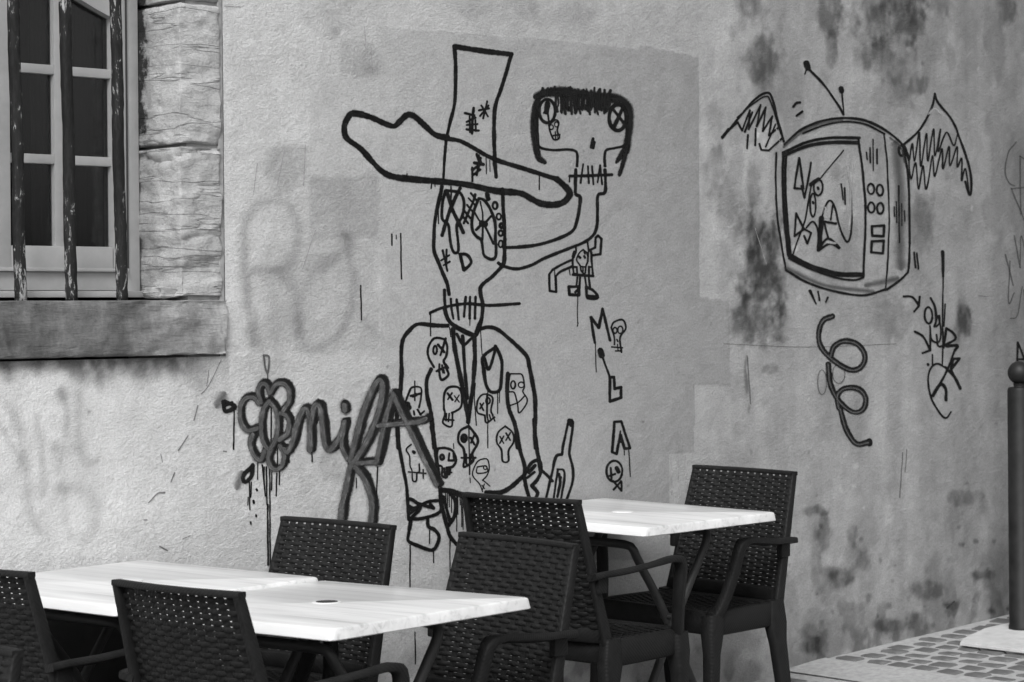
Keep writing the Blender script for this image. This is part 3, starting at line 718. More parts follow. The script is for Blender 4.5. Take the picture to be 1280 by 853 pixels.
for i in range(34):
    xx = 385 + i * 8 + fr_.uniform(-4, 4); hair.append((fr_.uniform(3.0, 4.8), [(xx, 160), (xx + fr_.uniform(-8, 8), 205), (xx + fr_.uniform(-8, 14), fr_.uniform(215, 258))]))
for i in range(22):
    xx = 300 + i * 17 + fr_.uniform(-6, 6); hair.append((3.4, [(xx, 160), (xx + fr_.uniform(-2, 14), fr_.uniform(118, 138))]))
oh = drawing(fig, 'hair', 'ink_dry', cK, hair); oh.parent = hs
oh.matrix_parent_inverse = (Matrix.Translation(fig.location) @ Matrix.Translation(-fig.location)).inverted()

# jacket
drawing(fig, 'jacket', 'ink', cT, [
    (5.0, [(375, 130), (300, 128), (200, 120), (150, 155), (110, 210), (100, 300), (102, 400), (95, 500), (80, 600), (72, 700), (80, 853)]),
    (4.6, [(355, 20), (365, 65), (392, 112), (440, 150), (530, 190), (556, 150), (575, 80)]),
    (5.6, [(405, 150), (415, 260), (440, 400), (470, 550), (493, 692)]), (5.2, [(530, 190), (532, 350), (520, 500), (502, 620), (493, 702)]), (4, [(480, 600), (492, 660), (508, 600)]),
    (3.6, [(428, 178), (465, 242), (512, 205)]), (4.2, [(462, 190), (465, 245), (475, 400), (488, 560)]),
    (5.0, [(565, 150), (610, 138), (665, 152), (740, 210), (810, 275), (845, 320), (855, 370), (870, 450), (890, 560), (892, 680), (888, 780), (895, 853)]),
    (5.2, [(275, 388), (250, 450), (250, 540), (275, 650), (285, 750), (292, 853)]), (4.8, [(728, 412), (725, 520), (735, 620), (770, 720), (785, 853)]),
    (1.4, [(385, 140), (392, 195)]), (1.2, [(397, 150), (400, 215)]), (1.3, [(566, 150), (574, 300)]), (1.3, [(536, 470), (530, 560), (542, 720)]), (1.4, [(610, 520), (608, 853)]), (1.4, [(668, 520), (668, 650)]), (1.3, [(680, 520), (678, 585)])])
drawing(fig, 'breast_pocket', 'ink', cT, [(4.2, [(655, 255), (580, 315), (585, 390), (600, 480), (630, 522), (680, 510), (690, 430), (690, 340), (672, 285), (652, 250)]), (3.6, [(655, 265), (614, 388), (590, 322)])])
drawing(fig, 'sleeve', 'ink', cL, [
    (4.2, [(70, 60), (75, 150), (95, 270), (115, 380), (120, 480), (124, 552)]), (4.8, [(250, 60), (262, 110), (275, 230), (290, 370), (300, 470), (325, 570), (345, 640), (382, 686)]),
    (4.2, [(125, 500), (160, 490), (230, 457), (295, 450)]), (4.2, [(130, 548), (200, 545), (290, 512), (296, 455)]), (4.0, [(165, 462), (255, 492)]), (3.6, [(240, 470), (258, 492)]), (4.2, [(120, 440), (150, 450), (186, 488), (140, 542)]), (3.4, [(130, 480), (170, 500)]), (3.4, [(132, 520), (168, 492)]),
    (1.6, [(132, 690), (132, 850)]), (1.6, [(345, 650), (345, 850)]), (1.4, [(258, 715), (258, 782)]), (1.4, [(236, 610), (236, 680)]), (1.3, [(130, 560), (128, 620)])])
drawing(fig, 'hand', 'ink', cL, [(4.4, [(135, 560), (125, 620), (122, 665), (170, 690), (250, 715), (280, 680), (286, 638), (260, 605), (230, 588), (226, 545)])])
drawing(fig, 'jacket_hem', 'ink', cL, [
    (6.4, [(300, 395), (360, 405), (470, 448)]), (5.4, [(540, 408), (620, 408), (680, 375), (742, 318)]), (4.8, [(345, 410), (375, 460), (370, 530), (340, 582)]), (4, [(310, 430), (345, 560)])]
    + [(1.4, [(xx, 415), (xx + 2, 415 + yy)]) for xx, yy in ((322, 90), (331, 120), (340, 70), (352, 100), (372, 60), (386, 110), (398, 60), (407, 175), (414, 190), (424, 70), (434, 85), (380, 200), (446, 60))])
drawing(fig, 'hand', 'ink', cL, [
    (5.0, [(795, 20), (802, 110), (815, 200), (832, 272)]), (4.8, [(690, 30), (708, 110), (722, 190), (745, 270), (742, 330)]), (4.2, [(742, 330), (762, 280), (790, 245), (824, 240), (835, 290), (815, 340), (785, 372)]),
    (5.0, [(745, 330), (755, 380), (772, 440)]), (4.2, [(785, 372), (816, 410), (804, 440)]), (4.4, [(768, 302), (802, 265)]), (4, [(820, 245), (832, 300)]), (3.6, [(836, 290), (870, 320), (896, 348)]), (3.4, [(760, 330), (800, 300)])])
drawing(fig, 'bottle', 'ink', cM, [
    (3.3, [(90, 505), (108, 510), (98, 600), (95, 635), (108, 690), (105, 740), (84, 805)]), (3.3, [(92, 503), (75, 580), (66, 633)]), (3.4, [(66, 633), (42, 645), (25, 720), (4, 805)]), (5.5, [(94, 505), (103, 522)]),
    (2.8, [(48, 690), (75, 702), (62, 803)]), (2.6, [(50, 690), (34, 803)]), (3.2, [(55, 708), (58, 745), (48, 795)]), (2.4, [(62, 720), (50, 770)])])
SK = [
 ('ink', cP, [(3, [(510, 190), (440, 175), (390, 190), (345, 270), (350, 360), (400, 458)]), (3, [(508, 190), (530, 260), (520, 350), (495, 400), (512, 440)]), ('o', 2.5, 412, 292, 18, 40), (3.2, [(440, 240), (500, 312)]), (2.8, [(515, 180), (465, 342)]), (3.6, [(470, 270), (490, 295)]), (3, [(425, 498), (520, 455)]), (3, [(450, 500), (470, 582), (537, 535), (520, 470)]), (2.6, [(455, 430), (450, 500)]), (2.6, [(480, 440), (490, 512)]), (2.8, [(515, 432), (535, 466)]), (2.2, [(490, 470), (500, 515)])]),
 ('ink', cP, [(2.6, [(105, 850), (150, 720), (186, 656), (270, 658), (272, 750), (253, 850)]), (2, [(216, 595), (212, 782)]), (3, [(172, 737), (270, 714)]), (4, [(195, 740), (225, 725)]), (6.5, [(145, 815), (160, 850)]), (2.6, [(203, 885), (208, 920)]), (2.6, [(240, 870), (270, 920)]), (2.4, [(270, 915), (305, 885)])]),
 ('ink', cT, [(2.8, [(350, 625), (352, 540), (372, 500), (410, 490), (442, 502), (456, 550), (450, 610), (420, 635), (395, 645)]), (2.6, [(350, 620), (356, 655), (345, 706), (395, 726), (400, 650)]), (2.8, [(372, 530), (402, 570)]), (2.4, [(398, 528), (374, 566)]), (1.6, [(412, 545), (440, 582)]), (1.5, [(440, 540), (415, 580)]), (2.2, [(365, 650), (362, 692)]), (2.2, [(380, 650), (376, 697)]), (2.2, [(345, 684), (408, 690)])]),
 ('ink', cU, [(2.4, [(195, 770), (125, 745), (115, 680), (130, 610), (180, 566), (250, 580), (272, 620), (255, 720), (272, 770)]), (2.4, [(195, 770), (208, 842), (288, 788)]), ('o', 2, 225, 630, 20, 30), (2.2, [(148, 655), (182, 722)]), (2.2, [(182, 652), (148, 705)]), (1.6, [(212, 560), (212, 760)]), (2, [(215, 770), (225, 825)]), (2, [(240, 765), (250, 812)]), (1.8, [(268, 770), (290, 825)])]),
 ('ink', cU, [(1.9, [(440, 368), (500, 368), (555, 380), (575, 490), (560, 540), (600, 610), (590, 670), (525, 747), (510, 660), (480, 550), (425, 535), (430, 420), (440, 368)]), ('o', 2.3, 468, 475, 22, 38), ('o', 1.7, 545, 475, 27, 27), (1.8, [(440, 675), (520, 642), (582, 575)])]),
 ('ink', cQ, [(3.2, [(622, 215), (552, 255), (537, 340), (580, 400), (586, 480), (580, 550), (655, 500), (650, 440), (688, 370), (695, 320), (660, 262), (622, 215)]), ('o', 3.4, 583, 316, 20, 30), (4, [(575, 310), (585, 335)]), (2.8, [(638, 310), (668, 366)]), (2.6, [(668, 288), (640, 352)]), (2.6, [(560, 475), (678, 475)]), (2.6, [(600, 445), (600, 525)]), (2.4, [(630, 445), (636, 505)]), (1.8, [(622, 200), (628, 612)]), (1.3, [(632, 640), (634, 680)])]),
 ('ink', cQ, [(3.0, [(375, 398), (430, 395), (490, 420), (517, 490), (490, 546), (438, 556)]), (3.0, [(372, 398), (355, 470), (365, 530), (402, 550), (402, 622), (440, 632), (440, 556)]), ('o', 3.2, 403, 470, 14, 20), ('z', 2.6, [(462, 438), (455, 497), (500, 497), (495, 440)]), (2.6, [(400, 590), (478, 595)]), (2.6, [(420, 560), (425, 622)]), (2.6, [(452, 560), (458, 612)]), (2.4, [(470, 570), (462, 612)]), (1.3, [(495, 360), (498, 400)])]),
 ('ink', cL, [(2.4, [(640, 55), (602, 90), (595, 140), (620, 180), (628, 241), (658, 240), (658, 185), (685, 140), (680, 90), (640, 55)]), (2, [(612, 110), (632, 146)]), (2, [(633, 108), (612, 146)]), (2.2, [(645, 92), (668, 130)]), (2.2, [(668, 90), (645, 130)])]),
 ('ink', cQ, [(1.7, [(735, 752), (710, 690), (660, 630), (655, 580), (690, 510), (735, 485), (775, 490), (790, 560), (770, 620), (735, 660)]), (1.5, [(690, 550), (760, 543), (772, 590), (690, 600), (690, 550)]), ('o', 1.5, 757, 555, 14, 16), (1.6, [(740, 660), (800, 708)]), (1.6, [(730, 700), (752, 728)]), (1.6, [(750, 690), (735, 735)])]),
 ('ink', cQ, [(1.9, [(152, 365), (110, 405), (135, 460), (140, 540), (155, 582), (160, 660), (190, 662), (196, 600), (215, 590), (215, 525)]), (1.7, [(125, 590), (268, 602)]), (1.7, [(246, 570), (246, 642)]), (4, [(168, 425), (176, 432)])])]
for mt, cr_, st_ in SK: drawing(fig, 'skull_motif', mt, cr_, st_)

doll = graffito('graffiti_doll', 728, 372, 'tiny black line doll with skull chest hanging under the raised arm')
drawing(doll, 'arm', 'ink', cN, [(3.0, [(300, 385), (200, 430), (92, 490)]), ('z', 3.0, [(92, 490), (55, 540), (55, 630), (60, 716), (130, 726), (125, 640), (125, 560)]), (3.0, [(125, 560), (180, 510), (300, 455)]), (1.5, [(115, 500), (116, 600)])])
drawing(doll, 'arm', 'ink', cN, [('z', 3.0, [(500, 275), (550, 252), (555, 150), (580, 125), (617, 160), (605, 322), (520, 336)])])
drawing(doll, 'torso', 'ink', cN, [(2.4, [(340, 235), (345, 300), (312, 360), (308, 440), (320, 535)]), (4, [(330, 300), (315, 350)]), (2.6, [(462, 178), (480, 282)]), (2.6, [(480, 282), (505, 300), (515, 420), (526, 556)]), (2, [(475, 300), (475, 400)]), (3.6, [(312, 540), (420, 550), (526, 556)]), ('z', 2.6, [(320, 460), (350, 460), (356, 532), (322, 532)]), (2.4, [(482, 455), (482, 545)]), (2.2, [(482, 460), (515, 460)]), (1.3, [(272, 490), (280, 545)])])
drawing(doll, 'skull', 'ink', cN, [(2.1, [(420, 275), (380, 310), (350, 380), (370, 420), (390, 450), (400, 502), (440, 530), (450, 450), (470, 400), (465, 320), (420, 275)]), (3.2, [(378, 350), (390, 362)]), (3.2, [(432, 345), (440, 360)]), (2, [(430, 300), (440, 320)]), (2, [(400, 455), (440, 460)]), (1.8, [(418, 465), (420, 505)])])
drawing(doll, 'leg', 'ink', cN, [(2.6, [(356, 570), (345, 660)]), (2.6, [(386, 570), (376, 690)]), ('z', 3.6, [(265, 670), (370, 670), (370, 760), (270, 756), (265, 670)]), (3, [(330, 730), (360, 700)]), (1.4, [(358, 770), (355, 1060)])])
drawing(doll, 'leg', 'ink', cN, [(2.6, [(440, 570), (450, 665)]), (2.6, [(480, 570), (490, 685)]), (3.6, [(450, 670), (455, 780), (480, 795), (560, 795), (572, 765), (520, 708), (480, 690), (450, 672)]), (4.2, [(470, 772), (560, 778)])])

mla = graffito('graffiti_lettering', 768, 612, 'column of black outlined letters M, L and A with two tiny skulls')
drawing(mla, 'letter', 'ink', cM, [('z', 3.6, [(192, 208), (178, 112), (208, 152), (222, 80), (251, 200)]), (1.4, [(194, 210), (198, 320)])])
drawing(mla, 'skull_motif', 'ink', cM, [(2.3, [(255, 150), (266, 130), (300, 122), (312, 155), (290, 190), (295, 245)]), (2.3, [(255, 150), (268, 190), (268, 216)]), (2, [(257, 225), (299, 228)]), (2, [(272, 240), (296, 240)]), ('o', 2, 270, 162, 8, 11), ('o', 2, 291, 160, 10, 14), (2, [(278, 196), (281, 204)]), (1.5, [(280, 215), (282, 240)])])
drawing(mla, 'full_stop', 'ink', cM, [(8.6, [(214, 240), (218, 256)]), (2.7, [(224, 268), (250, 340)])])
drawing(mla, 'letter', 'ink', cM, [('z', 3.6, [(250, 340), (251, 432), (293, 418), (293, 378), (268, 384), (266, 340), (250, 340)])])
drawing(mla, 'letter', 'ink', cM, [('z', 3.3, [(258, 625), (266, 510), (292, 508), (325, 610), (304, 612), (290, 560), (280, 600), (275, 632), (258, 625)]), (2, [(288, 545), (280, 600)]), (2, [(280, 585), (298, 588)]), (1.3, [(303, 620), (304, 636)]), (1.5, [(320, 612), (327, 718)])])
drawing(mla, 'skull_motif', 'ink', cM, [('o', 2.9, 266, 698, 30, 40), (2.6, [(252, 685), (256, 735)]), (2.4, [(246, 716), (270, 708)]), (5, [(274, 685), (282, 700)]), (2.8, [(262, 735), (294, 772)]), (2.8, [(292, 736), (264, 768)]), (2.4, [(294, 738), (294, 770)])])

# sprayed flower-and-letters tag: black shadow stroke with a grey body laid over it
on = graffito('graffiti_tag', 400, 640, 'fat grey sprayed tag of a looped flower and letters with black shadow and drips')
def fat(name, crop, paths, w, dx=2.2, dy=-1.4):
    w *= 1.08
    ox, oy, sc = crop
    a = Ink(); b = Ink(); hs_ = []
    for P in paths:
        h = Ink(); Q = spline([(ox + p[0] / sc, oy + p[1] / sc) for p in P], 3)
        h.stroke([(q[0] + dx * .5, q[1] + dy * .5) for q in Q], w * 1.55, raw=True); hs_.append(h)
    for P in paths:
        Q = spline([(ox + p[0] / sc, oy + p[1] / sc) for p in P], 3)
        a.stroke([(q[0] + dx * 1.2, q[1] + dy * 1.2) for q in Q], w * 1.1, raw=True)
    for P in paths:
        Q = spline([(ox + p[0] / sc, oy + p[1] / sc) for p in P], 3); b.stroke([(q[0] - .5 * dx, q[1] - .5 * dy) for q in Q], w * .74, raw=True)
    # stack the coats
    def lift(k, d): k.v = [(v[0], v[1] - d, v[2]) for v in k.v]
    lift(a, .0006); lift(b, .0012)
    ob = b.build(name, 'spray_grey', on); oa = a.build('shadow', 'spray_black', on); oo = [h.build('overspray', 'spray_halo', on) for h in hs_]
    for o in [oa] + oo: o.parent = ob; o.matrix_parent_inverse = Matrix.Identity(4)
fat('flower', cW, [[(275, 470), (220, 485), (185, 450), (175, 400), (180, 340), (210, 302), (255, 300), (278, 330)],
                   [(292, 325), (278, 270), (292, 226), (320, 226), (342, 272)], [(345, 272), (375, 226), (420, 222), (450, 260), (450, 320), (420, 370)],
                   [(400, 388), (432, 398), (450, 440), (440, 500), (398, 535)], [(245, 510), (232, 560), (252, 622), (290, 650), (312, 600)],
                   [(348, 590), (333, 640), (350, 690), (385, 702), (415, 670), (420, 610), (400, 572)],
                   [(340, 322), (310, 360), (292, 450), (305, 545), (340, 588), (375, 530), (388, 450), (375, 365), (340, 322)]], 8.0, 1.7, -1.1)
fat('letter', cW, [[(425, 590), (440, 605), (470, 550), (490, 460), (520, 380), (540, 362), (560, 400), (566, 500), (566, 592)], [(572, 440), (590, 350), (615, 343), (630, 400), (642, 500), (655, 570), (680, 592), (718, 548)]], 9.0)
fat('letter', cX, [[(50, 450), (75, 428), (100, 380), (122, 305), (108, 400), (112, 450), (140, 500), (168, 512)]], 8.0); fat('letter_dot', cX, [[(118, 232), (120, 250)]], 10.5, 1, -1)
fat('letter', cX, [[(150, 510), (170, 430), (200, 310), (240, 200), (280, 120), (305, 100), (315, 140), (305, 220), (270, 330), (220, 440), (180, 500), (150, 545), (130, 640), (110, 730), (100, 815)], [(175, 540), (220, 600), (250, 680), (260, 740), (254, 825)]], 9.6)
fat('letter', cX, [[(190, 522), (284, 516)], [(285, 520), (310, 400), (340, 270), (370, 172)], [(370, 172), (420, 280), (480, 400), (540, 530), (588, 630)], [(298, 332), (400, 322), (500, 312), (535, 298)]], 8.4, 3.2, -1.2)
each(on, 'drip', 'ink', cW, [(1.8, [(140, 360), (137, 592)]), (1.8, [(300, 680), (315, 853)]), (2.0, [(322, 690), (324, 900)]), (1.8, [(340, 690), (342, 1240)]), (1.6, [(380, 725), (376, 853)]), (1.6, [(225, 775), (228, 930)]), (1.5, [(236, 775), (233, 860)]), (1.7, [(440, 615), (450, 665)]), (1.6, [(575, 600), (578, 660)]), (1.8, [(350, 345), (348, 545)]), (1.6, [(412, 410), (406, 510)]), (1.5, [(385, 580), (382, 680)]), (2.2, [(328, 900), (330, 1240)]), (1.6, [(352, 705), (350, 820)]), (1.5, [(310, 690), (308, 790)]), (1.6, [(395, 700), (394, 790)]), (1.4, [(218, 860), (217, 905)]), (1.4, [(275, 640), (272, 760)]),
    (2.6, [(265, 815), (268, 822)]), (2.8, [(248, 880), (250, 892)]), (2.2, [(232, 1000), (234, 1010)]), (2.2, [(262, 960), (263, 968)])])
each(on, 'drip', 'ink', cX, [(1.7, [(288, 545), (280, 688)]), (1.4, [(180, 600), (178, 650)])])
drawing(on, 'leaf', 'spray_black', cW, [(5.4, [(80, 325), (92, 378), (145, 352), (90, 322)]), (4, [(80, 350), (130, 330)])])
drawing(on, 'leaf', 'spray_black', cW, [(5.6, [(240, 690), (192, 738), (200, 775), (238, 740), (245, 680)])])
drawing(on, 'leaf', 'spray_grey', cW, [(2.8, [(308, 65), (315, 130), (328, 165), (337, 110), (335, 70), (308, 65)]), (2, [(328, 165), (329, 212)])])
each(on, 'overspray', 'spray_halo', cW, [(16, [(75, 300), (55, 330)]), (14, [(180, 740), (160, 790)])])

# winged television
tv = graffito('graffiti_television', 1060, 365, 'black line drawing of a winged television with an angry face on its screen')
drawing(tv, 'case', 'ink', cV, [
    (3.0, [(268, 322), (320, 275), (390, 245), (460, 234), (530, 240), (590, 265), (650, 310), (668, 338)]), (2.4, [(330, 285), (400, 258), (470, 246), (540, 255), (602, 286)]),
    (2.2, [(241, 350), (238, 440), (245, 560), (260, 670), (272, 740)]), (2.8, [(272, 740), (340, 780), (430, 810), (530, 825), (602, 806)]), (2.8, [(665, 340), (680, 420), (686, 540), (685, 720), (670, 760), (610, 806)]),
    (1.9, [(600, 286), (612, 400), (618, 550), (612, 700), (605, 808)]), ('o', 3.2, 658, 342, 9, 17)])
each(tv, 'shading', 'faint', cV, [(3.4, [(266, 330), (320, 285), (390, 252), (460, 242)]), (3, [(620, 300), (655, 330), (668, 380)])])
each(tv, 'shading', 'spray_halo', cV, [(17, [(640, 330), (655, 480), (655, 720)]), (9, [(545, 790), (640, 770)]), (7, [(275, 735), (400, 790), (560, 812)])])
drawing(tv, 'screen', 'ink', cV, [
    (3.4, [(263, 350), (340, 315), (420, 300), (520, 300)]), (4.4, [(268, 358), (350, 326), (430, 315), (515, 316)]), (3.2, [(264, 350), (262, 450), (268, 570), (280, 690)]), (3.2, [(273, 360), (271, 470), (279, 600), (287, 690)]),
    (5.4, [(284, 692), (350, 724), (440, 753), (530, 756)]), (2.4, [(282, 702), (350, 735), (440, 766), (500, 774), (531, 766)]), (2.8, [(516, 305), (531, 420), (539, 560), (532, 765)])])
drawing(tv, 'screen_face', 'ink', cY, [
    ('z', 2.6, [(165, 160), (140, 322), (190, 325), (167, 162)]), ('z', 2.6, [(178, 310), (196, 372), (230, 185)]), (2.1, [(232, 300), (215, 400), (195, 500), (150, 620), (125, 692)]), ('o', 2.3, 268, 318, 24, 42), (3, [(266, 318), (269, 326)]), ('o', 2.1, 240, 412, 15, 62), (3, [(240, 395), (242, 402)]),
    (1.6, [(270, 280), (340, 195), (405, 120)]), (5, [(228, 302), (268, 274)]), ('z', 2.6, [(150, 455), (140, 577), (192, 540), (150, 455)]), ('z', 2.4, [(185, 535), (232, 560), (210, 617), (192, 575)]), (2.4, [(205, 532), (240, 500), (268, 550), (266, 655)]),
    (5.5, [(286, 480), (276, 640)]), (3, [(300, 500), (362, 510)]), (2.6, [(300, 500), (322, 590)]), (2.8, [(268, 655), (320, 590), (382, 642), (330, 618), (270, 655)]),
    (2.3, [(288, 475), (310, 410), (333, 388), (358, 430), (385, 540), (420, 607), (440, 570), (446, 450), (440, 330), (430, 240)]), (2.2, [(390, 300), (400, 382)]), (2.2, [(408, 320), (412, 407)]), (2, [(345, 410), (335, 490)])])
each(tv, 'tooth', 'chalk', cY, [(5, [(305, 430), (305, 470)]), (5, [(325, 415), (325, 470)]), (4, [(318, 610), (355, 615)])])
each(tv, 'screen_glare', 'chalk', cY, [(4, [(420, 180), (438, 300), (440, 430), (430, 540)]), (3, [(450, 160), (458, 300)])])
drawing(tv, 'knob', 'ink', cV, [('o', 2.4, 558, 470, 11, 17)]); drawing(tv, 'knob', 'ink', cV, [('o', 2.6, 588, 474, 11, 18)]); drawing(tv, 'knob', 'ink', cV, [('o', 2.4, 558, 532, 11, 17)]); drawing(tv, 'knob', 'ink', cV, [('o', 2.6, 588, 535, 11, 18)])
drawing(tv, 'button', 'ink', cV, [('z', 3.0, [(560, 595), (600, 592), (598, 628), (561, 626), (560, 595)])]); drawing(tv, 'button', 'ink', cV, [('z', 3.0, [(560, 645), (599, 643), (596, 685), (558, 681), (560, 645)])])
drawing(tv, 'speaker_grille', 'ink', cV, [(1.6, [(565, 305), (566, 408)]), (2, [(543, 348), (545, 372)]), (2.2, [(555, 333), (556, 382)]), (2.2, [(578, 338), (578, 386)])])
drawing(tv, 'speaker_grille', 'ink', cV, [(1.9, [(650, 460), (652, 648)]), (1.7, [(635, 530), (636, 562)]), (1.7, [(642, 513), (643, 582)]), (1.7, [(660, 520), (661, 592)]), (1.7, [(670, 543), (671, 578)])])
drawing(tv, 'antenna', 'ink', cV, [(8, [(341, 52), (345, 66)]), (3, [(350, 72), (400, 125), (440, 180), (465, 222)]), (1.5, [(342, 66), (336, 88)])])
drawing(tv, 'antenna', 'ink', cV, [(6.5, [(457, 136), (459, 144)]), (2.1, [(460, 150), (466, 220)])])
drawing(tv, 'wing', 'ink', cV, [(2.8, [(60, 300), (110, 240), (165, 175), (207, 150), (226, 166), (245, 240), (266, 312)]), (1.8, [(110, 232), (165, 185), (205, 162), (222, 180), (255, 285)]), (4, [(60, 298), (80, 272)]),
    ('z', 2.3, [(65, 290), (112, 248), (126, 276), (152, 208), (148, 272), (188, 190), (175, 262), (206, 198), (195, 278), (228, 228), (215, 292), (252, 262), (262, 300), (215, 342), (190, 340), (184, 320)]), (2.4, [(160, 215), (135, 280)]), (2.4, [(145, 290), (143, 335)]), (2.4, [(172, 270), (170, 325)]), (2, [(238, 255), (205, 330)])])
drawing(tv, 'wing', 'ink', cZ, [(2.8, [(200, 245), (270, 180), (320, 90), (335, 25)]), (2.8, [(335, 25), (348, 62), (410, 140), (450, 240), (485, 350), (493, 430), (485, 456), (466, 400)]), (4, [(205, 250), (225, 300)]),
    (1.9, [(215, 262), (226, 312), (240, 238), (250, 312), (270, 190), (276, 335), (300, 195), (306, 312), (330, 175), (336, 290), (360, 175), (350, 272), (385, 190), (415, 246), (432, 198)]),
    (1.9, [(225, 310), (235, 388), (255, 320), (268, 432), (285, 332), (300, 432), (325, 290), (335, 377), (365, 260), (370, 346), (395, 250), (400, 332), (430, 250), (430, 338), (450, 300), (450, 396), (465, 345), (485, 455)])])
drawing(tv, 'wing_highlight', 'chalk', cZ, [(4, [(312, 110), (335, 88), (358, 108)])])
each(tv, 'motion_mark', 'ink', cV, [(3, [(298, 196), (308, 184), (320, 182)]), (2.8, [(308, 226), (328, 212)])])
each(tv, 'motion_mark', 'ink', cZ, [(2.2, [(250, 702), (256, 767)]), (2.2, [(262, 705), (268, 772)])])
each(tv, 'motion_mark', 'ink', cR, [((4, 1.6), [(150, 210), (172, 256)]), (2.4, [(179, 212), (184, 243)]), ((3, 1.6), [(213, 234), (206, 250)])])

coil = graffito('graffiti_coil', 1085, 552, 'black sprayed curly cord spiralling down below the television drawing')
cp_ = [[(230, 300), (197, 315), (181, 360), (190, 410), (230, 455), (290, 490), (330, 480), (345, 440), (320, 400), (272, 388), (236, 406), (222, 440)], [(213, 470), (220, 540), (250, 600), (300, 640), (335, 630), (345, 590), (320, 558), (272, 556), (246, 580), (250, 625)], [(256, 630), (275, 700), (310, 752), (352, 748)]]
drawing(coil, 'cord', 'ink', cR, [(6.6, P) for P in cp_] + [('o', 3, 356, 748, 7, 10)])
hl = Ink()
for P in cp_: hl.stroke([(cR[0] + a / cR[2] - .6, cR[1] + b / cR[2] + .5) for a, b in P], 2.8)
hl.v = [(v[0], v[1] - .0007, v[2]) for v in hl.v]
hl.build('cord_highlight', 'ink_core', coil)
drawing(coil, 'thin_loop', 'faint', cR, [('o', 1.4, 190, 535, 16, 44), ('o', 1.4, 250, 505, 22, 34)])

tg = graffito('graffiti_tag', 1180, 520, 'thin black marker tag of tangled letters with a tall line above it')
drawing(tg, 'lettering', 'ink', cA, [
    ((4.2, 3.2), [(182, 55), (184, 170)]), (1.9, [(184, 170), (180, 330), (176, 580)]), (1.9, [(192, 298), (185, 400)]), ('o', 2.6, 115, 350, 18, 38), (2.8, [(126, 270), (145, 312), (150, 372), (140, 402)]), (2.2, [(148, 372), (165, 350), (165, 385), (150, 402)]),
    (2.2, [(120, 400), (126, 462), (160, 472), (170, 410), (160, 352)]), (2.4, [(148, 440), (156, 492), (180, 490)]), (3.2, [(195, 410), (180, 500)]), (3.2, [(195, 410), (225, 430), (236, 460), (190, 490), (246, 490), (235, 512)]),
    (2.7, [(235, 510), (200, 600), (130, 725)]), (4, [(130, 722), (165, 670), (190, 692), (190, 742)]), ('z', 3.2, [(217, 600), (226, 552), (256, 550), (216, 602), (260, 690)]), (3, [(190, 590), (235, 640), (260, 690)]),
    (2.2, [(190, 592), (150, 574), (120, 600), (110, 660), (125, 740), (165, 810), (190, 825), (212, 798)]), (1.8, [(130, 532), (130, 578)]), (3, [(109, 576), (111, 580)])])
drawing(tg, 'arrow', 'ink', cA, [(2.6, [(0, 262), (40, 265), (72, 302)]), (2.8, [(72, 302), (75, 264)]), (2.8, [(72, 306), (50, 332)])]); drawing(tg, 'arrow', 'ink', cA, [(2.6, [(50, 425), (90, 450), (120, 512)]), (2.8, [(120, 512), (121, 442)]), (2.8, [(120, 512), (85, 525)])])
t2 = graffito('graffiti_tag', 1268, 395, 'faded grey scrawled tag above the bollard')
drawing(t2, 'lettering', 'faint', cB, [(2, [(125, 95), (100, 130), (92, 190), (105, 225), (120, 232)]), (2.2, [(137, 140), (141, 320)]), (2, [(112, 242), (170, 236)]), (2, [(110, 240), (160, 360)]), (2, [(137, 140), (180, 170), (170, 230)]), (2, [(120, 390), (138, 490)]), (1.8, [(138, 490), (142, 390), (165, 500)]), (2.2, [(92, 450), (116, 546)]), (1.8, [(106, 470), (102, 600), (120, 570)]), (1.6, [(145, 550), (130, 640), (108, 650)]), (1.6, [(150, 560), (160, 640)])])
t3 = graffito('graffiti_tag', 1276, 462, 'small black pointed letter A painted just above the bollard ball')
drawing(t3, 'lettering', 'ink', cB, [('z', 2.4, [(128, 815), (131, 725), (160, 800)]), (2, [(128, 778), (152, 778)])])
sp = graffito('paint_drips', 500, 340, 'thin black paint runs left of the raised sleeve beneath the hat brim')
each(sp, 'drip', 'ink', (0, 0, 1), [(1.7, [(499.5, 292), (500.5, 349)]), (1.8, [(488.5, 293), (488.5, 307)]), (1.2, [(494, 294), (494, 299)]), (1.7, [(449.5, 357), (450.5, 400)]), (1.5, [(722, 404), (721, 408)]), (1.4, [(510.5, 682), (510.8, 735)]), (1.4, [(517, 790), (518, 830)])])

# hairline cracks and chips in the plaster
ck = Ink()
for P, w in (([(840, 30), (790, 130), (765, 160)], 1.2), ([(750, 205), (735, 260)], 2.0), ([(712, 320), (676, 375)], 2.0), ([(662, 460), (648, 495)], 1.8), ([(622, 536), (596, 540), (562, 575)], (3.2, 1.2)), ([(604, 740), (632, 756)], 2.2), ([(690, 712), (720, 700)], 1.2), ([(792, 70), (785, 130)], 1.0), ([(610, 390), (616, 420)], 1.2), ([(545, 640), (556, 640)], 1.8), ([(848, 378), (858, 380)], 2.2)):
    ck.stroke([(a / 3.047, 440 + b / 3.047) for a, b in P], w)
for P, w in (([(905, 430), (1010, 434), (1120, 430)], .9), ([(1224, 370), (1236, 371)], 1.2), ([(1127, 566), (1123, 622)], 1.4), ([(1132, 562), (1130, 590)], 1.2), ([(934, 445), (936, 470), (938, 505)], 1.6), ([(1183, 760), (1192, 752)], 2.2), ([(280, 8), (300, 9)], 1)):
    ck.stroke(P, w)
o = ck.build('crack', 'faint', house)
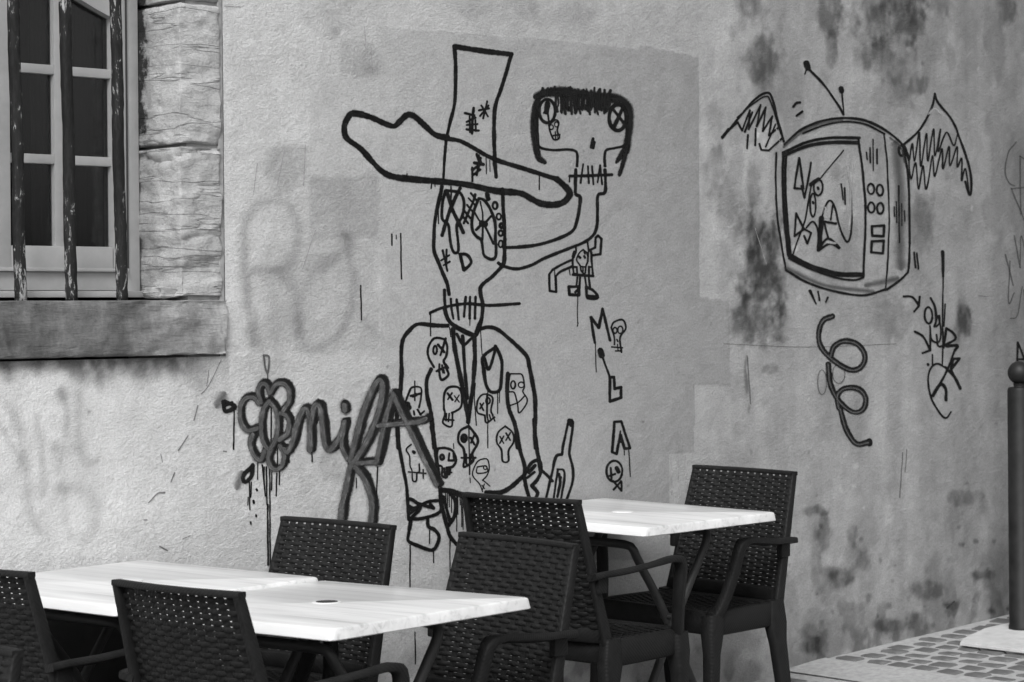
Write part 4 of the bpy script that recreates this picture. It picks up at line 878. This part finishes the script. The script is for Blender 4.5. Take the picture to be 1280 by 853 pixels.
for P, w in (([(455, 34), (456, 60)], 1.6), ([(345, 232), (354, 188)], 1.4), ([(380, 182), (378, 232)], 1.5), ([(377, 336), (393, 288)], 1.3), ([(320, 205), (316, 240)], 1.2), ([(463, 60), (465, 92)], 1.4),
             ([(838, 572), (839, 618)], 2.2), ([(847, 570), (848, 622)], 1.6), ([(856, 570), (857, 616)], 2.0), ([(944, 285), (958, 330)], 1.0), ([(966, 150), (985, 210)], 1.0), ([(1222, 371), (1238, 372)], 1.4)):
    sc_ = Ink(); sc_.stroke(P, w); sc_.build('scratch', 'chalk', house)

# ================================================================== CHAIRS
ZT = .838
def back_x(y, z):
    return -.195 - .108 * (z - .42) / .405 - .018 * (1 - min(1, abs(y) / .21) ** 2)
def half(z): return .197 + .024 * (ZT - z) / .42          # to the centre of the stile
def weave(S, u0, u1, v0, v1, L_, pitch, amp, th):
    """interlaced flat strands on the surface S(u, v) -> point, woven round upright ribs"""
    mb = MB(); rows = int((v1 - v0) / pitch); n = int(round((u1 - u0) / L_)); L_ = (u1 - u0) / n
    def frame(u, v):
        p = Vector(S(u, v)); du = (Vector(S(u + .004, v)) - p).normalized(); dv = (Vector(S(u, v + .004)) - p).normalized()
        return p, du.cross(dv).normalized(), dv
    us = [u0 + L_ * i / 4 for i in range(4 * n + 1)]
    for r in range(rows):
        v = v0 + (r + .5) * pitch; n0 = len(mb.v)
        for u in us:
            ph = math.pi * (u - u0) / L_ + (math.pi if r % 2 else 0)
            p, nn, dv = frame(u, v); s_ = math.sin(ph); d = amp * s_; hh = pitch * (.464 + .070 * abs(s_))
            for a_, b_ in ((-hh, -th * .3), (-hh * .6, -th), (hh * .6, -th), (hh, -th * .3), (hh * .6, th), (-hh * .6, th)):
                mb.v.append(tuple(p + nn * (d + b_) + dv * a_))
        for i in range(len(us) - 1):
            for q in range(6):
                mb.f.append((n0 + i * 6 + q, n0 + i * 6 + (q + 1) % 6, n0 + (i + 1) * 6 + (q + 1) % 6, n0 + (i + 1) * 6 + q))
    for k in range(n):
        u = u0 + (k + .5) * L_; n0 = len(mb.v); vs = np.linspace(v0, v1, 10)
        for v in vs:
            p, nn, dv = frame(u, v); du = nn.cross(dv)
            for a_, b_ in ((-1, -1), (1, -1), (1, 1), (-1, 1)): mb.v.append(tuple(p + du * a_ * L_ * .34 + nn * b_ * .0012))
        for i in range(9):
            for q in range(4): mb.f.append((n0 + i * 4 + q, n0 + i * 4 + (q + 1) % 4, n0 + (i + 1) * 4 + (q + 1) % 4, n0 + (i + 1) * 4 + q))
    return mb
def S_back(u, v):
    y = u * half(v) / half(ZT); return (back_x(y, v), y, v)
def S_seat(u, v):
    k = (1 - (u / .22) ** 2) * (1 - ((v + .03) / .17) ** 2 if abs(v + .03) < .17 else 0)
    return (v, u, .436 - .014 * max(0, k))
def make_chair():
    root = empty('armchair', (0, 0, 0))
    bk = MB()
    ys = np.linspace(-.207, .207, 15)
    bk.sweep([(back_x(y, .830) - .008, y, .831) for y in ys], (.024, .013), (0, 0, 1), .3)
    for s in (-1, 1):
        zz = np.linspace(.40, .832, 9)
        bk.sweep([(back_x(.21, z) - .011, s * (half(z) + .001), z) for z in zz], [(.0165, .022 + .016 * (1 - (z - .4) / .435)) for z in zz], (1, 0, 0), .3)
    bk.sweep([(back_x(y, .455) + .004, y, .455) for y in np.linspace(-.21, .21, 9)], (.05, .020), (1, 0, 0), .4)
    b = bk.build('backrest', 'chair_plastic', root, auto=50)
    w = weave(S_back, -.2035, .2035, .470, .8305, .0275, .0121, .0031, .0024).build('backrest_weave', 'chair_plastic', b, auto=75); w['kind'] = 'stuff'
    st = MB()
    st.sweep([(.133, y, .405) for y in np.linspace(-.218, .218, 9)], (.070, .028), (1, 0, 0), .4)
    st.sweep([(-.185, y, .405) for y in np.linspace(-.21, .21, 5)], (.07, .030), (1, 0, 0), .4)
    for s in (-1, 1): st.sweep([(.135, s * .222, .402), (.05, s * .224, .402), (-.08, s * .220, .402), (-.19, s * .216, .402)], (.075, .028), (0, 1, 0), .4)
    se = st.build('seat', 'chair_plastic', root, auto=50)
    sw = weave(S_seat, -.21, .21, -.175, .122, .0282, .0139, .0030, .0022).build('seat_weave', 'chair_plastic', se, auto=75); sw['kind'] = 'stuff'
    MB().box((-.025, 0, .412), (.30, .41, .012)).build('seat_pan', 'chair_plastic', se)
    for s in (-1, 1):
        MB().sweep([(.120, s * .224, .428), (.124, s * .226, .37), (.128, s * .228, .31), (.136, s * .232, .15), (.144, s * .235, 0)], [(.050, .060), (.050, .066), (.042, .048), (.038, .042), (.032, .034)], (1, 0, 0), .35).build('leg', 'chair_plastic', root, auto=50)
        MB().sweep([(-.192, s * .218, .445), (-.196, s * .220, .37), (-.204, s * .223, .31), (-.228, s * .230, .15), (-.256, s * .236, 0)], [(.034, .062), (.038, .080), (.036, .058), (.034, .048), (.032, .038)], (1, 0, 0), .35).build('leg', 'chair_plastic', root, auto=50)
        # arm: rear end beside the stile, flaring out, then curving down, forward and in to the front leg
        P = spline([(-.280, s * .222, .622), (-.245, s * .228, .626), (-.15, s * .248, .631), (-.05, s * .270, .643), (.015, s * .280, .651), (.048, s * .282, .646), (.062, s * .280, .622), (.070, s * .268, .560), (.092, s * .248, .475), (.118, s * .228, .410)], .018)
        szs = []
        for q in P:
            t = 0 if q[0] < .03 else min(1, (q[0] - .03) / .04); szs.append((.040 - .010 * t, .018 + .014 * t))
        mb = MB(); mb.sweep(P, szs, (.75, 0, .66), .3)
        mb.box((-.238, s * .219, .600), (.045, .022, .05), .005)
        mb.build('armrest', 'chair_plastic', root, auto=50)
    return root
def copy_tree(o, parent=None):
    c = o.copy(); COL.objects.link(c); c.parent = parent
    for ch in list(o.children): copy_tree(ch, c)
    return c
CH = [  # x, y, yaw, roll, label
    (5.182, -.346, 182.9, -.75, 'dark woven plastic armchair standing clear at the single table, whole front and empty seat visible'),
    (4.591, -.535, 8.0, .55, 'dark woven armchair at the single table with its back to the paired tables'),
    (3.521, -.365, 188.5, -.67, 'dark woven armchair beneath the grey tag, its backrest rising behind the paired tables'),
    (3.529, -1.040, 181.4, -.67, 'dark woven armchair at the outer paired table, back to back with another chair'),
    (2.994, -1.230, 4.6, -.55, 'dark woven armchair seen from behind at the outer paired table, full perforated backrest showing'),
    (2.881, -.554, 8, 0, 'dark woven armchair seen from behind at the inner paired table, below the window sill'),
    (1.632, -1.655, 188, 0, 'dark woven armchair apart from the tables, only a corner of its backrest showing')]
proto = make_chair()
for i, (x, y, yaw, rl, lab) in enumerate(CH):
    o = proto if i == 0 else copy_tree(proto)
    t = math.atan((gz(x + .22) - gz(x - .22)) / .44)
    o.matrix_world = Matrix.Translation((x, y, (gz(x + .22) + gz(x - .22)) / 2)) @ Matrix.Rotation(-t, 4, 'Y') @ Matrix.Rotation(R(yaw), 4, 'Z') @ Matrix.Rotation(R(rl), 4, 'X')
    tag(o, lab, 'chair', 'dark woven armchairs around the tables')

# ================================================================== TABLES
SX, SY = .66, .665
def table_top():
    bm = MB(); rings = []
    def ring(d, z, r=.014):
        pts = []
        for (cx, cy, a0) in ((1, 1, 0), (-1, 1, 90), (-1, -1, 180), (1, -1, 270)):
            for k in range(5):
                a = R(a0 + 22.5 * k); pts.append((cx * (SX / 2 + d - r) + r * math.cos(a), cy * (SY / 2 + d - r) + r * math.sin(a), z))
        return pts
    for d, z in ((-.004, 0), (0, -.0015), (.0018, -.004), (.0045, -.020), (.0055, -.0245), (.004, -.0265), (-.012, -.0275)): rings.append(ring(d, z))
    n = len(rings[0])
    for r_ in rings: bm.v += r_
    for i in range(len(rings) - 1):
        for q in range(n): bm.f.append((i * n + q, i * n + (q + 1) % n, (i + 1) * n + (q + 1) % n, (i + 1) * n + q)[::-1])
    bm.f.append(tuple(range(n))); bm.f.append(tuple((len(rings) - 1) * n + q for q in reversed(range(n))))
    return bm
TT = [(4.890, -.385, .795, 6.66, 1.05, .31, 'white', 'single pale marbled square table beside the bottle drawing, white cap in its centre'),
      (3.200, -1.089, .740, 7.87, -.5, .18, 'dark', 'outer pale marbled table of the pair with a dark parasol hole in its centre'),
      (3.100, -.425, .745, 7.82, .15, -.07, 'white', 'inner pale marbled table of the pair, pushed against the wall under the window')]
for (x, y, z, yaw, rx, ry, cap, lab) in TT:
    t = empty('bistro_table', (x, y, 0)); Mt = Matrix.Translation((x, y, z)) @ Matrix.Rotation(R(yaw), 4, 'Z') @ Matrix.Rotation(R(ry), 4, 'Y') @ Matrix.Rotation(R(rx), 4, 'X')
    t.matrix_world = Mt; tag(t, lab, 'table', 'pale marbled square tables')
    top = table_top().build('table_top', 'table_laminate', t, auto=40)
    MB().lathe([(.0335, -.002), (.0335, .0012), (.030, .002), (.025, .0018)], seg=36).build('ring', 'cap_white', top, auto=40)
    MB().lathe([(.0255, -.001), (.0255, .0022), (.022, .0026)], seg=36).build('cap', 'cap_white' if cap == 'white' else 'cap_dark', top, auto=40)
    MB().box((0, 0, -.036), (.30, .44, .016), .003).build('bracket', 'tube_metal', t, auto=40)
    Mi = Mt.inverted()
    def gl_(lx, ly):                                       # foot height in the table's frame
        w_ = Mt @ Vector((lx, ly, 0)); return -(w_.z - gz(w_.x)) + .016
    for sgn, hw in ((1, .205), (-1, .165)):
        zt = -.052 if sgn > 0 else -.075
        def leg_pts(sy):
            return [(sgn * .165, sy * (hw - .05), zt), (sgn * .160, sy * (hw - .010), zt - .006), (sgn * .148, sy * hw, zt - .034), (sgn * (.148 - .148 * .25), sy * hw, (zt - .034) * .75 - .075), (sgn * .0, sy * hw, -.30), (-sgn * .27, sy * hw, gl_(-sgn * .27, sy * hw))]
        P = spline(list(reversed(leg_pts(-1)))[:-0 or None], .025) + spline(leg_pts(1), .025)
        MB().tube(P, .0130).build('leg_frame', 'tube_metal', t, auto=50)
        MB().tube([(-sgn * .255, -hw - .05, gl_(-sgn * .255, -hw) + .002), (-sgn * .255, hw + .05, gl_(-sgn * .255, hw) + .002)], .0135).build('foot_bar', 'tube_metal', t, auto=50)
    for sy in (-1, 1): MB().tube([(0, sy * .225, -.30), (0, sy * .15, -.30)], .009).build('pivot', 'tube_metal', t, auto=50)

# ================================================================== BOLLARD, BASE SLAB, WALL FITTING
bx, by = 7.085, -.305; bz = gz(bx) + .032
bo = empty('bollard', (bx, by, bz)); tag(bo, 'dark painted metal bollard with ball top on a pale base plate', 'bollard')
MB().lathe([(.0475, .0), (.0475, .012), (.0455, .016), (.045, .885), (.042, .897), (.036, .900)], seg=40).build('post', 'bollard_paint', bo, auto=35)
MB().lathe([(.024, .895), (.021, .905), (.024, .914)], seg=32).build('neck', 'bollard_paint', bo, auto=50)
MB().lathe([(max(.002, .0435 * math.sin(math.pi * i / 20)), .953 - .0435 * math.cos(math.pi * i / 20)) for i in range(1, 20)], seg=36).build('ball', 'bollard_paint', bo, smooth=True)
poly = [(6.735, -.28), (6.80, -.245), (7.02, -.185), (7.30, -.20), (7.36, -.30), (7.36, -.86), (7.28, -.95), (6.80, -.95), (6.735, -.88)]
cxp, cyp = 7.05, -.56
def shr(x, y, k): return (cxp + (x - cxp) * k, cyp + (y - cyp) * k)
bm = bmesh.new(); lo = [bm.verts.new((x, y, gz(x) + .020)) for x, y in poly]; hi = [bm.verts.new((x, y, gz(x) + .033)) for x, y in poly]
l2 = [bm.verts.new((*shr(x, y, .93), gz(x) + .019)) for x, y in poly]; l3 = [bm.verts.new((*shr(x, y, .92), gz(x) + .004)) for x, y in poly]
bm.faces.new(hi); bm.faces.new(l3[::-1])
for q, w in ((lo, hi), (l2, lo), (l3, l2)):
    for i in range(len(poly)): bm.faces.new((q[i], q[(i + 1) % len(poly)], w[(i + 1) % len(poly)], w[i]))
bmesh.ops.bevel(bm, geom=[e for e in bm.edges if all(v in hi for v in e.verts)], offset=.004, segments=2, affect='EDGES')
me = bpy.data.meshes.new('base_plate'); bm.to_mesh(me); bm.free(); me.materials.append(M['slab'])
o = link(bpy.data.objects.new('base_plate', me)); tag(o, 'pale flat concrete slab lying on the setts under the bollard', 'slab')
fx, fz = on_wall(1278, 462)
wf = empty('wall_fitting', (fx, 0, fz)); tag(wf, 'small dark round fitting fixed to the wall behind the bollard ball', 'fitting')
MB().box((.01, -.02, 0), (.07, .05, .055), .008).build('housing', 'panel_metal', wf, auto=40)
k = MB(); k.tube([(.0 + .017 * math.cos(a), -.047, .017 * math.sin(a)) for a in np.linspace(0, 2 * math.pi, 20)], .004, 8); k.build('ring', 'cap_white', wf, auto=60)
